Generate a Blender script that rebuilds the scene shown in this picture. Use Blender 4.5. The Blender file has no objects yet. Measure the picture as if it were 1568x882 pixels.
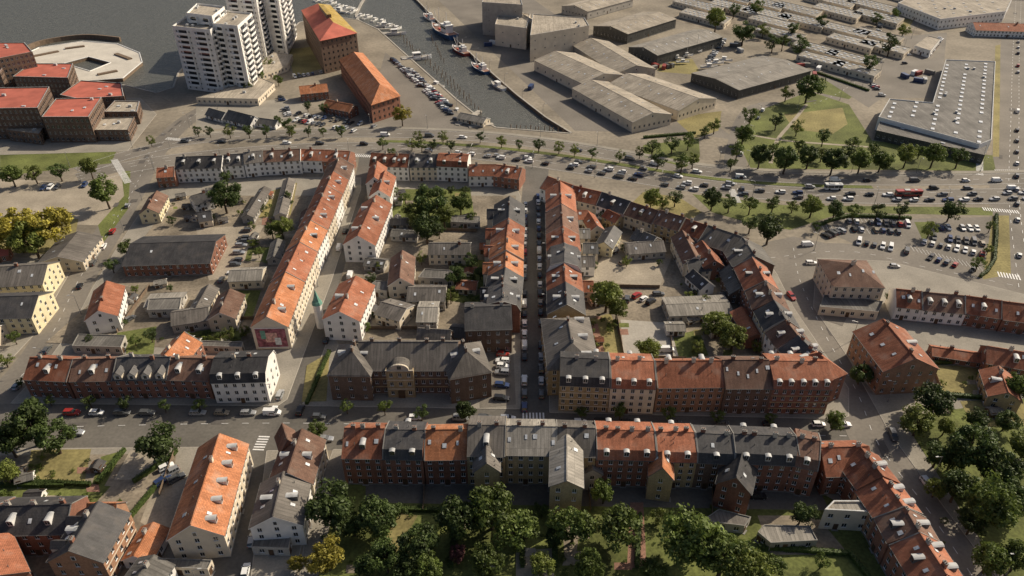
import bpy, math, random
from mathutils import Vector, Matrix, geometry
R=random.Random(11)
rad=math.radians
sc=bpy.context.scene
# ---- survey: oblique aerial plan coordinates -> metres on the ground (at height h) ----
F=1107.0; P=rad(34); H=152.0; KH=.92
sP,cP=math.sin(P),math.cos(P)
def G0(x,y,h=0.0):
    dx=(x-784)/F; dy=(y-441)/F
    t=(H-h)/(sP+dy*cP)
    return Vector((dx*t,(cP-dy*sP)*t,h))
def G(x,y,h=0.0): return G0(x,y,h*KH)   # storey heights of the old town are about 8% lower than nominal
def ppm(y): return F*(sP+(y-441)/F*cP)/H
# ---------------- materials ----------------
MATS={}
def M(name,col,rough=.8,var=.2,scale=.4,fine=0.0,fs=6,orand=0.0,kind=None,spec=.3,metal=0,bump=0):
    m=bpy.data.materials.new(name); m.use_nodes=True; nt=m.node_tree; N=nt.nodes; L=nt.links
    b=N['Principled BSDF']; b.inputs['Roughness'].default_value=rough
    b.inputs['Specular IOR Level'].default_value=spec; b.inputs['Metallic'].default_value=metal
    geo=N.new('ShaderNodeNewGeometry'); 
    no=N.new('ShaderNodeTexNoise'); no.inputs['Scale'].default_value=scale; no.inputs['Detail'].default_value=4
    if kind=='leaf':
        tc=N.new('ShaderNodeTexCoord'); L.new(tc.outputs['Object'],no.inputs['Vector'])
    else: L.new(geo.outputs['Position'],no.inputs['Vector'])
    mr=N.new('ShaderNodeMapRange'); mr.inputs[1].default_value=.3; mr.inputs[2].default_value=.7
    mr.inputs[3].default_value=1-var; mr.inputs[4].default_value=1+var; L.new(no.outputs['Fac'],mr.inputs[0])
    val=mr.outputs[0]
    def mul(a,bv):
        n=N.new('ShaderNodeMath'); n.operation='MULTIPLY'; L.new(a,n.inputs[0])
        if isinstance(bv,float): n.inputs[1].default_value=bv
        else: L.new(bv,n.inputs[1])
        return n.outputs[0]
    if fine:
        n2=N.new('ShaderNodeTexNoise'); n2.inputs['Scale'].default_value=fs; n2.inputs['Detail'].default_value=2
        L.new(geo.outputs['Position'],n2.inputs['Vector'])
        m2=N.new('ShaderNodeMapRange'); m2.inputs[1].default_value=.3; m2.inputs[2].default_value=.7
        m2.inputs[3].default_value=1-fine; m2.inputs[4].default_value=1+fine; L.new(n2.outputs['Fac'],m2.inputs[0]); val=mul(val,m2.outputs[0])
    if kind in('roof','wall','sheet'):
        uvn=N.new('ShaderNodeUVMap'); mp=N.new('ShaderNodeMapping'); L.new(uvn.outputs[0],mp.inputs['Vector'])
        n3=N.new('ShaderNodeTexNoise'); n3.inputs['Scale'].default_value=1; n3.inputs['Detail'].default_value=2
        mp.inputs['Scale'].default_value=(1.6,.22,1); L.new(mp.outputs[0],n3.inputs['Vector'])
        m3=N.new('ShaderNodeMapRange'); m3.inputs[1].default_value=.3; m3.inputs[2].default_value=.7
        k=.2 if kind!='wall' else .1
        m3.inputs[3].default_value=1-k; m3.inputs[4].default_value=1+k; L.new(n3.outputs['Fac'],m3.inputs[0]); val=mul(val,m3.outputs[0])
        br=N.new('ShaderNodeTexBrick'); L.new(uvn.outputs[0],br.inputs['Vector']); br.inputs['Scale'].default_value=1
        if kind=='roof': w_,h_,mo=.34,.36,.05
        elif kind=='wall': w_,h_,mo=.5,.16,.012
        else: w_,h_,mo=1.0,60.,.09
        br.inputs['Brick Width'].default_value=w_; br.inputs['Row Height'].default_value=h_; br.inputs['Mortar Size'].default_value=mo
        if kind!='wall': br.offset=0
        br.inputs['Color1'].default_value=(1,1,1,1); br.inputs['Color2'].default_value=(.74,.74,.74,1); br.inputs['Mortar'].default_value=(.5,.5,.5,1) if kind!='sheet' else (.65,.65,.65,1)
        val=mul(val,br.outputs['Color'])
    if orand:
        oi=N.new('ShaderNodeObjectInfo'); m4=N.new('ShaderNodeMapRange'); m4.inputs[3].default_value=1-orand; m4.inputs[4].default_value=1+orand
        L.new(oi.outputs['Random'],m4.inputs[0]); val=mul(val,m4.outputs[0])
    vm=N.new('ShaderNodeVectorMath'); vm.operation='SCALE'; vm.inputs[0].default_value=col; L.new(val,vm.inputs['Scale'])
    out=vm.outputs[0]
    if kind=='roof': # lichen / weathering shifts the hue towards grey-brown in patches
        mx=N.new('ShaderNodeMix'); mx.data_type='RGBA'; g_=sum(col)/3
        mx.inputs[7].default_value=(g_*1.1,g_*.93,g_*.75,1); L.new(out,mx.inputs[6])
        m5=N.new('ShaderNodeMapRange'); m5.inputs[1].default_value=.52; m5.inputs[2].default_value=.76; m5.inputs[4].default_value=.5
        L.new(no.outputs['Fac'],m5.inputs[0]); L.new(m5.outputs[0],mx.inputs[0]); out=mx.outputs[2]
    L.new(out,b.inputs['Base Color'])
    if bump:
        bp=N.new('ShaderNodeBump'); bp.inputs['Strength'].default_value=bump; bp.inputs['Distance'].default_value=.3
        L.new(no.outputs['Fac'],bp.inputs['Height']); L.new(bp.outputs[0],b.inputs['Normal'])
    if kind=='leaf':
        tr=N.new('ShaderNodeBsdfTranslucent'); L.new(vm.outputs[0],tr.inputs['Color'])
        mx=N.new('ShaderNodeMixShader'); mx.inputs[0].default_value=.3
        L.new(b.outputs[0],mx.inputs[1]); L.new(tr.outputs[0],mx.inputs[2]); L.new(mx.outputs[0],N['Material Output'].inputs[0])
    MATS[name]=m; return m
M('roof_R',(.42,.158,.086),.85,.24,.25,.15,3,.25,'roof'); M('roof_O',(.56,.225,.104),.85,.2,.25,.15,3,.16,'roof')
M('roof_B',(.22,.125,.088),.85,.25,.25,.15,3,.2,'roof'); M('roof_D',(.092,.088,.088),.6,.25,.3,.12,3,.3,'roof')
M('roof_G',(.31,.285,.245),.85,.2,.12,.12,3,.12,'sheet'); M('roof_S',(.17,.152,.133),.8,.25,.15,.12,3,.2,'sheet')
M('roof_E',(.4,.35,.28),.9,.22,.1,.15,2,.1,'sheet'); M('roof_Y',(.52,.36,.09),.85,.2,.2,.1,3,0,'roof'); M('roof_F',(.45,.13,.09),.85,.2,.15,.1,3,.12)
M('roof_K',(.16,.15,.135),.85,.28,.1,.15,2,.15,'sheet')
M('wall_w',(.78,.755,.71),.8,.1,.3,0,6,.06); M('wall_c',(.62,.54,.42),.85,.1,.3,.06,4,.12); M('wall_y',(.48,.365,.21),.85,.12,.4,.1,4,.12,'wall')
M('wall_r',(.3,.143,.096),.9,.15,.4,.15,4,.2,'wall'); M('wall_k',(.2,.136,.1),.9,.15,.4,.15,4,.12,'wall')
M('wall_o',(.42,.24,.148),.9,.12,.4,.12,4,.12,'wall'); M('wall_g',(.4,.37,.325),.9,.15,.3,.12,3,.12); M('wall_p',(.6,.48,.43),.85,.1,.3,.05,4,.08)
M('wall_v',(.66,.58,.38),.85,.1,.3,.05,4,.05); M('wall_n',(.09,.09,.085),.6,.15,.3,.05,4,.1,'sheet'); M('wall_m',(.27,.1,.12),.8,.6,.7,.3,2)
M('white_paint',(.8,.79,.76),.6,.05,.5); M('plinth',(.24,.23,.21),.9,.15,.5); M('glass',(.03,.035,.04),.08,.4,.35,spec=.8)
M('skylight_glass',(.6,.62,.63),.12,.3,1.3,spec=.8); M('zinc',(.45,.45,.44),.5,.2,.6); M('gutter',(.14,.14,.135),.6,.1,.6)  # skylight_glass: bright sky reflection is put into its pale base colour
M('dormer_paint',(.64,.63,.6),.6,.12,.6); M('door_wood',(.1,.06,.035),.6,.2,1); M('awning',(.5,.1,.08),.8,.1,1)
M('ground',(.24,.208,.16),.95,.3,.03,.16,.5,bump=.1); M('asphalt',(.19,.17,.143),.9,.18,.05,.1,1.0); M('asphalt_dark',(.135,.124,.107),.9,.2,.07,.12,1.1)
M('asphalt_patch',(.11,.1,.09),.9,.2,.1,.12,1.1); M('jetty_deck',(.55,.51,.44),.9,.12,.08,.1,1.5)
M('pavement',(.28,.255,.212),.9,.15,.12,.12,2); M('yard',(.22,.185,.138),.95,.4,.08,.22,1.0); M('grass',(.122,.138,.04),.95,.4,.07,.28,1.2); M('dry_grass',(.24,.205,.085),.95,.3,.06,.22,1.1)
M('concrete',(.38,.35,.3),.9,.18,.08,.1,1.5); M('road_paint',(.74,.73,.7),.7,.12,1.5); M('gravel',(.33,.285,.22),.95,.2,.1,.15,1.5); M('brick_paving',(.28,.155,.11),.9,.2,.2,.2,2)
M('timber',(.18,.13,.09),.85,.25,.8,.1,4); M('metal_pole',(.3,.3,.3),.45,.1,1,metal=.6); M('bark',(.09,.065,.045),.95,.3,2); M('copper',(.15,.32,.25),.7,.2,1)
for n,c in dict(leaf_a=(.11,.148,.032),leaf_b=(.072,.105,.027),leaf_c=(.3,.26,.042),leaf_d=(.15,.178,.038),leaf_e=(.12,.05,.05)).items(): M(n,c,.6,.5,1.6,0,6,.28,'leaf',spec=.35)
wm=bpy.data.materials.new('water'); wm.use_nodes=True; n=wm.node_tree.nodes; l=wm.node_tree.links; b=n['Principled BSDF']
b.inputs['Base Color'].default_value=(.12,.122,.11,1); b.inputs['Roughness'].default_value=.25; b.inputs['IOR'].default_value=1.33
g=n.new('ShaderNodeNewGeometry'); mp=n.new('ShaderNodeMapping'); mp.inputs['Scale'].default_value=(.13,.4,1); mp.inputs['Rotation'].default_value=(0,0,.5)
no=n.new('ShaderNodeTexNoise'); no.inputs['Scale'].default_value=1.3; no.inputs['Detail'].default_value=6; no.inputs['Roughness'].default_value=.7
bp=n.new('ShaderNodeBump'); bp.inputs['Strength'].default_value=1; bp.inputs['Distance'].default_value=1.3
l.new(g.outputs['Position'],mp.inputs[0]); l.new(mp.outputs[0],no.inputs['Vector']); l.new(no.outputs['Fac'],bp.inputs['Height']); l.new(bp.outputs[0],b.inputs['Normal']); MATS['water']=wm
for n_,c,mt in [('paint_white',(.78,.78,.76),0),('paint_silver',(.42,.43,.44),.4),('paint_grey',(.13,.135,.14),.4),('paint_black',(.025,.025,.027),.1),('paint_red',(.33,.03,.025),0),('paint_blue',(.035,.06,.15),.2),('paint_beige',(.3,.26,.2),.3)]:
    M(n_,c,.28,.04,.5,spec=.6,metal=mt)
M('tyre',(.02,.02,.02),.9,.1,1); M('lamp_red',(.4,.02,.02),.3,.05,1); M('boat_blue',(.04,.1,.22),.5,.15,1); M('boat_red',(.28,.06,.05),.5,.15,1); M('flower',(.6,.35,.3),.8,.5,1.5)
Z=Vector((0,0,1))
class MB:
    def __init__(s,o=(0,0,0)): s.o=Vector(o); s.v=[]; s.f=[]; s.m=[]; s.uv=[]; s.mats=[]
    def mi(s,n):
        if n not in s.mats: s.mats.append(n)
        return s.mats.index(n)
    def p(s,pts,mat,uv=True):
        pts=[Vector(q) for q in pts]; i=len(s.v)
        s.v+= [tuple(q-s.o) for q in pts]; s.f.append(tuple(range(i,i+len(pts)))); s.m.append(s.mi(mat))
        if uv:
            nn=Vector((0,0,0))
            for a in range(len(pts)):
                c,d=pts[a],pts[(a+1)%len(pts)]
                nn+=(c-pts[0]).cross(d-pts[0])
            if nn.length<1e-9: nn=Vector((0,0,1))
            nn.normalize(); u=Z.cross(nn)
            u=Vector((1,0,0)) if u.length<.05 else u.normalized()
            w=nn.cross(u); s.uv+=[(q.dot(u),q.dot(w)) for q in pts]
        else: s.uv+=[(0,0)]*len(pts)
    def box(s,c,ux,sx,sy,z0,z1,mat,top=None):
        ux=Vector((ux[0],ux[1],0)).normalized(); uy=Vector((-ux.y,ux.x,0)); c=Vector((c[0],c[1],0))
        k=[c-ux*sx/2-uy*sy/2,c+ux*sx/2-uy*sy/2,c+ux*sx/2+uy*sy/2,c-ux*sx/2+uy*sy/2]
        lo=[q+Z*z0 for q in k]; hi=[q+Z*z1 for q in k]
        for i in range(4):
            j=(i+1)%4; s.p([lo[i],lo[j],hi[j],hi[i]],mat)
        s.p(hi,top or mat); s.p(lo[::-1],mat)
    def cyl(s,c,r0,r1,z0,z1,mat,n=8):
        a=[(c[0]+math.cos(6.2832*i/n)*r0,c[1]+math.sin(6.2832*i/n)*r0,z0) for i in range(n)]
        b_=[(c[0]+math.cos(6.2832*i/n)*r1,c[1]+math.sin(6.2832*i/n)*r1,z1) for i in range(n)]
        for i in range(n):
            j=(i+1)%n; s.p([a[i],a[j],b_[j],b_[i]],mat)
        s.p(b_,mat)
    def beam(s,a,b_,r,mat,n=6,r2=None):
        a=Vector(a); b_=Vector(b_); d=(b_-a).normalized(); u=d.orthogonal().normalized(); w=d.cross(u); r2=r if r2 is None else r2
        A=[a+(u*math.cos(6.2832*i/n)+w*math.sin(6.2832*i/n))*r for i in range(n)]
        B=[b_+(u*math.cos(6.2832*i/n)+w*math.sin(6.2832*i/n))*r2 for i in range(n)]
        for i in range(n):
            j=(i+1)%n; s.p([A[i],A[j],B[j],B[i]],mat)
        s.p(A[::-1],mat); s.p(B,mat)
    def mesh(s,name):
        me=bpy.data.meshes.new(name); me.from_pydata(s.v,[],s.f)
        for q in s.mats: me.materials.append(MATS[q])
        me.polygons.foreach_set('material_index',s.m)
        u=me.uv_layers.new(name='UVMap'); u.data.foreach_set('uv',[c for t in s.uv for c in t]); me.update(); return me
    def obj(s,name):
        o=bpy.data.objects.new(name,s.mesh(name)); o.location=s.o; sc.collection.objects.link(o); return o
def V2(v,z=0): return Vector((v.x,v.y,z))
def wall(mb,p0,p1,z0,z1,nf,wm,sp=2.5,ww=1.15,wh=1.5,door=False,frame='white_paint',deep=True,band=None):
    d=V2(p1)-V2(p0); Ln=d.length
    if Ln<.05: return
    d.normalize(); n=Vector((d.y,-d.x,0)); p0=V2(p0)
    def q(s,z,o=0): return p0+d*s-n*o+Z*z
    def rect(s0,s1,a,b_,mat,o=0): mb.p([q(s0,a,o),q(s1,a,o),q(s1,b_,o),q(s0,b_,o)],mat)
    if Ln<2.4 or nf==0: rect(0,Ln,z0,z1,wm); return
    nb=max(1,int((Ln-.6)/sp)); pt=Ln/nb; fh=(z1-z0-.35)/nf; last=z0
    ww=min(ww,pt*.8)
    for i in range(nf):
        zb=z0+i*fh+fh*.33; zt=min(zb+wh,z0+(i+1)*fh-.15)
        rect(0,Ln,last,zb,wm); last=zt; prev=0
        if band and i: mb.box(q(Ln/2,0,-.04),d,Ln-.04,.08,z0+i*fh-.1,z0+i*fh+.22,band)
        for k in range(nb):
            s0=k*pt+(pt-ww)/2; s1=s0+ww
            rect(prev,s0,zb,zt,wm); prev=s1
            o=.16
            if deep:
                mb.p([q(s0,zb),q(s1,zb),q(s1,zb,o),q(s0,zb,o)],frame); mb.p([q(s0,zt,o),q(s1,zt,o),q(s1,zt),q(s0,zt)],wm)
                mb.p([q(s0,zb),q(s0,zb,o),q(s0,zt,o),q(s0,zt)],wm); mb.p([q(s1,zb,o),q(s1,zb),q(s1,zt),q(s1,zt,o)],wm)
            rect(s0,s1,zb,zt,frame,o)
            c=(s0+s1)/2; e=.09
            if ww>1.0:
                rect(s0+e,c-.045,zb+e,zt-e,'glass',o-.02); rect(c+.045,s1-e,zb+e,zt-e,'glass',o-.02)
            else: rect(s0+e,s1-e,zb+e,zt-e,'glass',o-.02)
        rect(prev,Ln,zb,zt,wm)
    rect(0,Ln,last,z1,wm)
    if door:
        k=max(0,nb//2); s=k*pt if nb>1 else Ln*.15
        s=max(.8,s); mb.box(q(s,0,-.03),d,1.2,.1,.0,2.3,'door_wood')
        mb.box(q(s,0,-.25),d,1.7,.5,0,.25,'plinth')
RN=dict(R='roof_R',O='roof_O',B='roof_B',D='roof_D',G='roof_G',S='roof_S',E='roof_E',Y='roof_Y',F='roof_F',K='roof_K')
def house(name,A,B,w,eave,ridge,roof='R',wl='r',kind='g',nf=None,dr=0,dl=0,sr=0,sl=0,ch=1,free=True,deep=True,sp=2.5,gr=0,chm=None,band=None,dk=0):
    A=V2(A);B=V2(B); d=(B-A); Ln=d.length; d.normalize(); nR=Vector((d.y,-d.x,0))
    if w>=13: w*=1.1
    if not free: A=A+d*.02; Ln-=.04; B=A+d*Ln
    rf=RN[roof]; wm='wall_'+wl
    if nf is None: nf=max(1,round(eave/3.1))
    eave*=KH; ridge*=KH
    mb=MB(A+d*Ln/2)
    hw=w/2
    a1,b1=A+nR*hw,B+nR*hw; a0,b0=A-nR*hw,B-nR*hw
    wall(mb,a1,b1,0,eave,nf,wm,sp=sp,door=True,deep=deep,band=band); wall(mb,b0,a0,0,eave,nf,wm,sp=sp,door=True,deep=deep,band=band)
    en=nf if free else 0
    wall(mb,a0,a1,0,eave,en,wm,sp=3.2,deep=deep); wall(mb,b1,b0,0,eave,en,wm,sp=3.2,deep=deep)
    for s_,(u,v) in ((1,(a1,b1)),(-1,(b0,a0))):
        c=(u+v)/2+nR*s_*.03; mb.box(c,d,Ln-.03,.06,0,.55,'plinth')
        c=(u+v)/2+nR*s_*.05; mb.box(c,d,Ln-.03,.1,eave-.42,eave-.2,'white_paint' if wl in'wcy' else 'plinth')
    sl_=(ridge-eave)/hw
    if kind=='m': prof=[(hw+.25,eave-.05),(hw-1.1,eave+2.4),(0,ridge)]
    else: prof=[(hw+.35,eave-.35*sl_),(0,ridge)]
    def zr(o):
        o=abs(o)
        for (o1,z1),(o2,z2) in zip(prof,prof[1:]):
            if o<=o1 and o>=o2: return z1+(z2-z1)*(o1-o)/(o1-o2)
        return prof[0][1]
    hip=hw*.95 if kind=='h' else 0
    if hip*2>Ln-.5: hip=max(0,Ln/2-.3)
    oh=.25 if free else 0
    def pt(s,o,z): return A+d*s+nR*o+Z*z
    for sg in (1,-1):
        for (o1,z1),(o2,z2) in zip(prof,prof[1:]):
            e0=-oh;e1=Ln+oh; t0,t1=e0,e1
            if hip and o2==0: t0,t1=hip,Ln-hip
            qd=[pt(e0,sg*o1,z1),pt(e1,sg*o1,z1),pt(t1,sg*o2,z2),pt(t0,sg*o2,z2)]
            if sg<0: qd=qd[::-1]
            mb.p(qd,rf)
        o1,z1=prof[0]
        mb.box(A+d*Ln/2+nR*sg*(o1-.02),d,Ln+oh*2,.14,z1-.16,z1+.02,'gutter')
        sf=[pt(-oh,sg*(o1-.1),z1-.1),pt(Ln+oh,sg*(o1-.1),z1-.1),pt(Ln+oh,sg*(hw-.02),z1-.1),pt(-oh,sg*(hw-.02),z1-.1)]; mb.p(sf,'white_paint')
    for s_,e in ((0,-oh),(Ln,Ln+oh)):
        if hip:
            t=hip if s_==0 else Ln-hip
            tri=[pt(e,prof[0][0],prof[0][1]),pt(t,0,ridge),pt(e,-prof[0][0],prof[0][1])]
            if s_==0: tri=tri[::-1]
            mb.p(tri,rf)
        else:
            pr=[(o,z) for o,z in prof[1:-1]]
            poly=[pt(s_,hw,eave)]+[pt(s_,o,z-.05) for o,z in pr]+[pt(s_,0,ridge-.05)]+[pt(s_,-o,z-.05) for o,z in pr[::-1]]+[pt(s_,-hw,eave)]
            mb.p(poly if s_ else poly[::-1],wm)
            if free:
                for sg in(1,-1):
                    for (o1,z1),(o2,z2) in zip(prof,prof[1:]):
                        mb.p([pt(e,sg*o1,z1-.22),pt(e,sg*o1,z1),pt(e,sg*o2,z2),pt(e,sg*o2,z2-.22)],'white_paint' if wl in 'wcp' else 'gutter')
                        mb.p([pt(e,sg*o1,z1-.2),pt(s_,sg*o1,z1-.2),pt(s_,sg*o2,z2-.2),pt(e,sg*o2,z2-.2)],'white_paint')
                if kind=='g' and w>6.5 and ridge-eave>2.6:
                    m_=-1 if s_==0 else 1
                    mb.box(pt(s_+m_*.04,0,0),nR,1.0,.08,eave+.4,eave+1.7,'white_paint'); mb.box(pt(s_+m_*.07,0,0),nR,.8,.08,eave+.5,eave+1.6,'glass')
            else:
                if R.random()<.5:
                    for sg in(1,-1):
                        for (o1,z1),(o2,z2) in zip(prof,prof[1:]):
                            k0=.01 if s_==0 else -.25; q=[pt(s_+k0,sg*o1,z1+.14),pt(s_+k0+.24,sg*o1,z1+.14),pt(s_+k0+.24,sg*o2,z2+.14),pt(s_+k0,sg*o2,z2+.14)]
                            mb.p(q if sg>0 else q[::-1],'plinth')
                            for x_ in(k0,k0+.24): mb.p([pt(s_+x_,sg*o1,z1-.02),pt(s_+x_,sg*o1,z1+.14),pt(s_+x_,sg*o2,z2+.14),pt(s_+x_,sg*o2,z2-.02)],'plinth')
    mb.box(A+d*Ln/2,d,max(.5,Ln-2*hip),.3,ridge-.06,ridge+.07,rf)
    def dormer(sg,s):
        of=hw-.25 if kind=='m' else hw*.72
        zb=zr(of)-.05; zt=zb+1.65
        if zt>ridge-.2: zt=ridge-.2
        ob=of-.3
        while ob>.1 and zr(ob)<zt: ob-=.1
        wd=1.35; c=A+d*s+nR*sg*(of+ob)/2; dp=of-ob
        side='dormer_paint' if dk==0 else 'gutter'
        mb.box(c,d,wd,dp,zb-.5,zt,side)
        k=4
        for i in range(k):
            x0=-wd/2-.08+(wd+.16)*i/k; x1=-wd/2-.08+(wd+.16)*(i+1)/k
            z0_=zt+.02+.26*math.cos(x0/(wd+.2)*math.pi); z1_=zt+.02+.26*math.cos(x1/(wd+.2)*math.pi)
            fr=nR*sg*(dp/2+.12); bk=-nR*sg*(dp/2+.15)
            Q=[c+d*x0+fr+Z*z0_,c+d*x1+fr+Z*z1_,c+d*x1+bk+Z*z1_,c+d*x0+bk+Z*z0_]
            mb.p(Q if sg>0 else Q[::-1],'zinc')
            f2=nR*sg*(dp/2+.02); Q=[c+d*x0+f2+Z*(zt-.02),c+d*x1+f2+Z*(zt-.02),c+d*x1+f2+Z*z1_,c+d*x0+f2+Z*z0_]; mb.p(Q if sg>0 else Q[::-1],'dormer_paint')
        for x in(-.31,.31): mb.box(A+d*(s+x)+nR*sg*(of+.015),d,.5,.05,zt-1.3,zt-.1,'glass')
    def skyl(sg,s,t,ww=.8,hh=1.2):
        if kind=='m': o1,o2=hw-1.5,.6
        else: o1,o2=hw-.5,.5
        o=o1+(o2-o1)*t; zz=zr(o); z2=zr(max(.05,o-.3)); sv=(-nR*sg*.3+Z*(z2-zz)).normalized(); nn=(nR*sg*(z2-zz)+Z*.3).normalized()
        c=A+d*s+nR*sg*o+Z*zz
        k=[c-d*ww/2-sv*hh/2,c+d*ww/2-sv*hh/2,c+d*ww/2+sv*hh/2,c-d*ww/2+sv*hh/2]; k2=[x+nn*.12 for x in k]
        for i in range(4): mb.p([k[i],k[(i+1)%4],k2[(i+1)%4],k2[i]],'gutter')
        mb.p(k2,'skylight_glass')
    for n_,sg in((dr,1),(dl,-1)):
        for i in range(n_): dormer(sg,Ln*(i+.5)/n_+R.uniform(-.1,.1))
    for n_,sg in((sr,1),(sl,-1)):
        for i in range(n_): skyl(sg,Ln*(i+.5+R.uniform(-.25,.25))/n_,R.uniform(.35,.75),R.choice((.6,.8,1.1)))
    for i in range(ch):
        s=Ln*(i+.5+R.uniform(-.25,.25))/ch
        if hip: s=min(max(s,hip),Ln-hip)
        cm=chm or R.choice(['wall_r','wall_r','wall_g','wall_c']); c=A+d*s+nR*R.uniform(-.6,.6)
        mb.box(c,d,1.1,.65,ridge-1.2,ridge+1.1,cm); mb.box(c,d,1.25,.8,ridge+1.1,ridge+1.22,'plinth')
        mb.cyl(c+d*.25,.12,.12,ridge+1.22,ridge+1.55,'wall_r',6); mb.cyl(c-d*.25,.12,.12,ridge+1.22,ridge+1.5,'wall_r',6)
    if w<14 and Ln>6:
        for i in range(R.randint(1,4)): # vent pipes
            s=R.uniform(.1,.9)*Ln; o=R.choice((-1,1))*R.uniform(.2,.7)*hw
            if hip: continue
            c=A+d*s+nR*o; mb.cyl(c,.09,.09,zr(o)-.1,zr(o)+.7,'gutter',5)
    if gr:
        for i in range(gr):
            s=Ln*(i+.5)/gr; c=A+d*s+nR*(hw-1.2); gw=2.4
            f=nR*1.25
            mb.box(c,d,gw,2.5,eave-.2,eave+1.5,'wall_c')
            ap=eave+2.8
            mb.p([c-d*gw/2+f+Z*(eave+1.5),c+d*gw/2+f+Z*(eave+1.5),c+f+Z*ap],'wall_c')
            bk=-nR*2.2
            mb.p([c+d*(gw/2+.15)+f*1.1+Z*(eave+1.4),c+d*(gw/2+.15)+bk+Z*(eave+1.4),c+bk+Z*(ap+.05),c+f*1.1+Z*(ap+.05)],rf)
            mb.p([c-d*(gw/2+.15)+bk+Z*(eave+1.4),c-d*(gw/2+.15)+f*1.1+Z*(eave+1.4),c+f*1.1+Z*(ap+.05),c+bk+Z*(ap+.05)],rf)
            mb.box(c+nR*1.27,d,1.2,.06,eave+.1,eave+1.5,'white_paint'); mb.box(c+nR*1.3,d,.95,.06,eave+.22,eave+1.38,'glass')
    return mb.obj(name)
def row(pts,specs,w,eave,ridge,name='town_house',jit=.35,ends=False,band=None,sp=2.5):
    """ridge line points and one spec per house: 'roof wall kind dr dl sr sl ch gr'"""
    n=len(specs)
    for i in range(n):
        s=specs[i].split(); a,b_=pts[i],pts[i+1]; dz=R.uniform(-jit,jit)
        g=[int(x) for x in s[3:]]+[0]*6
        house(name,G(a[0],a[1],ridge),G(b_[0],b_[1],ridge),w+R.uniform(-.3,.3),eave+dz,ridge+dz,s[0],s[1],s[2],dr=g[0],dl=g[1],sr=g[2],sl=g[3],ch=g[4] or 1,gr=g[5],free=ends,dk=R.choice((0,0,1)),band=band,sp=sp)
def lerp(a,b_,t): return (a[0]+(b_[0]-a[0])*t,a[1]+(b_[1]-a[1])*t)
def ccw(p):
    a=sum(p[i].x*p[(i+1)%len(p)].y-p[(i+1)%len(p)].x*p[i].y for i in range(len(p)))
    return p if a>0 else p[::-1]
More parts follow.
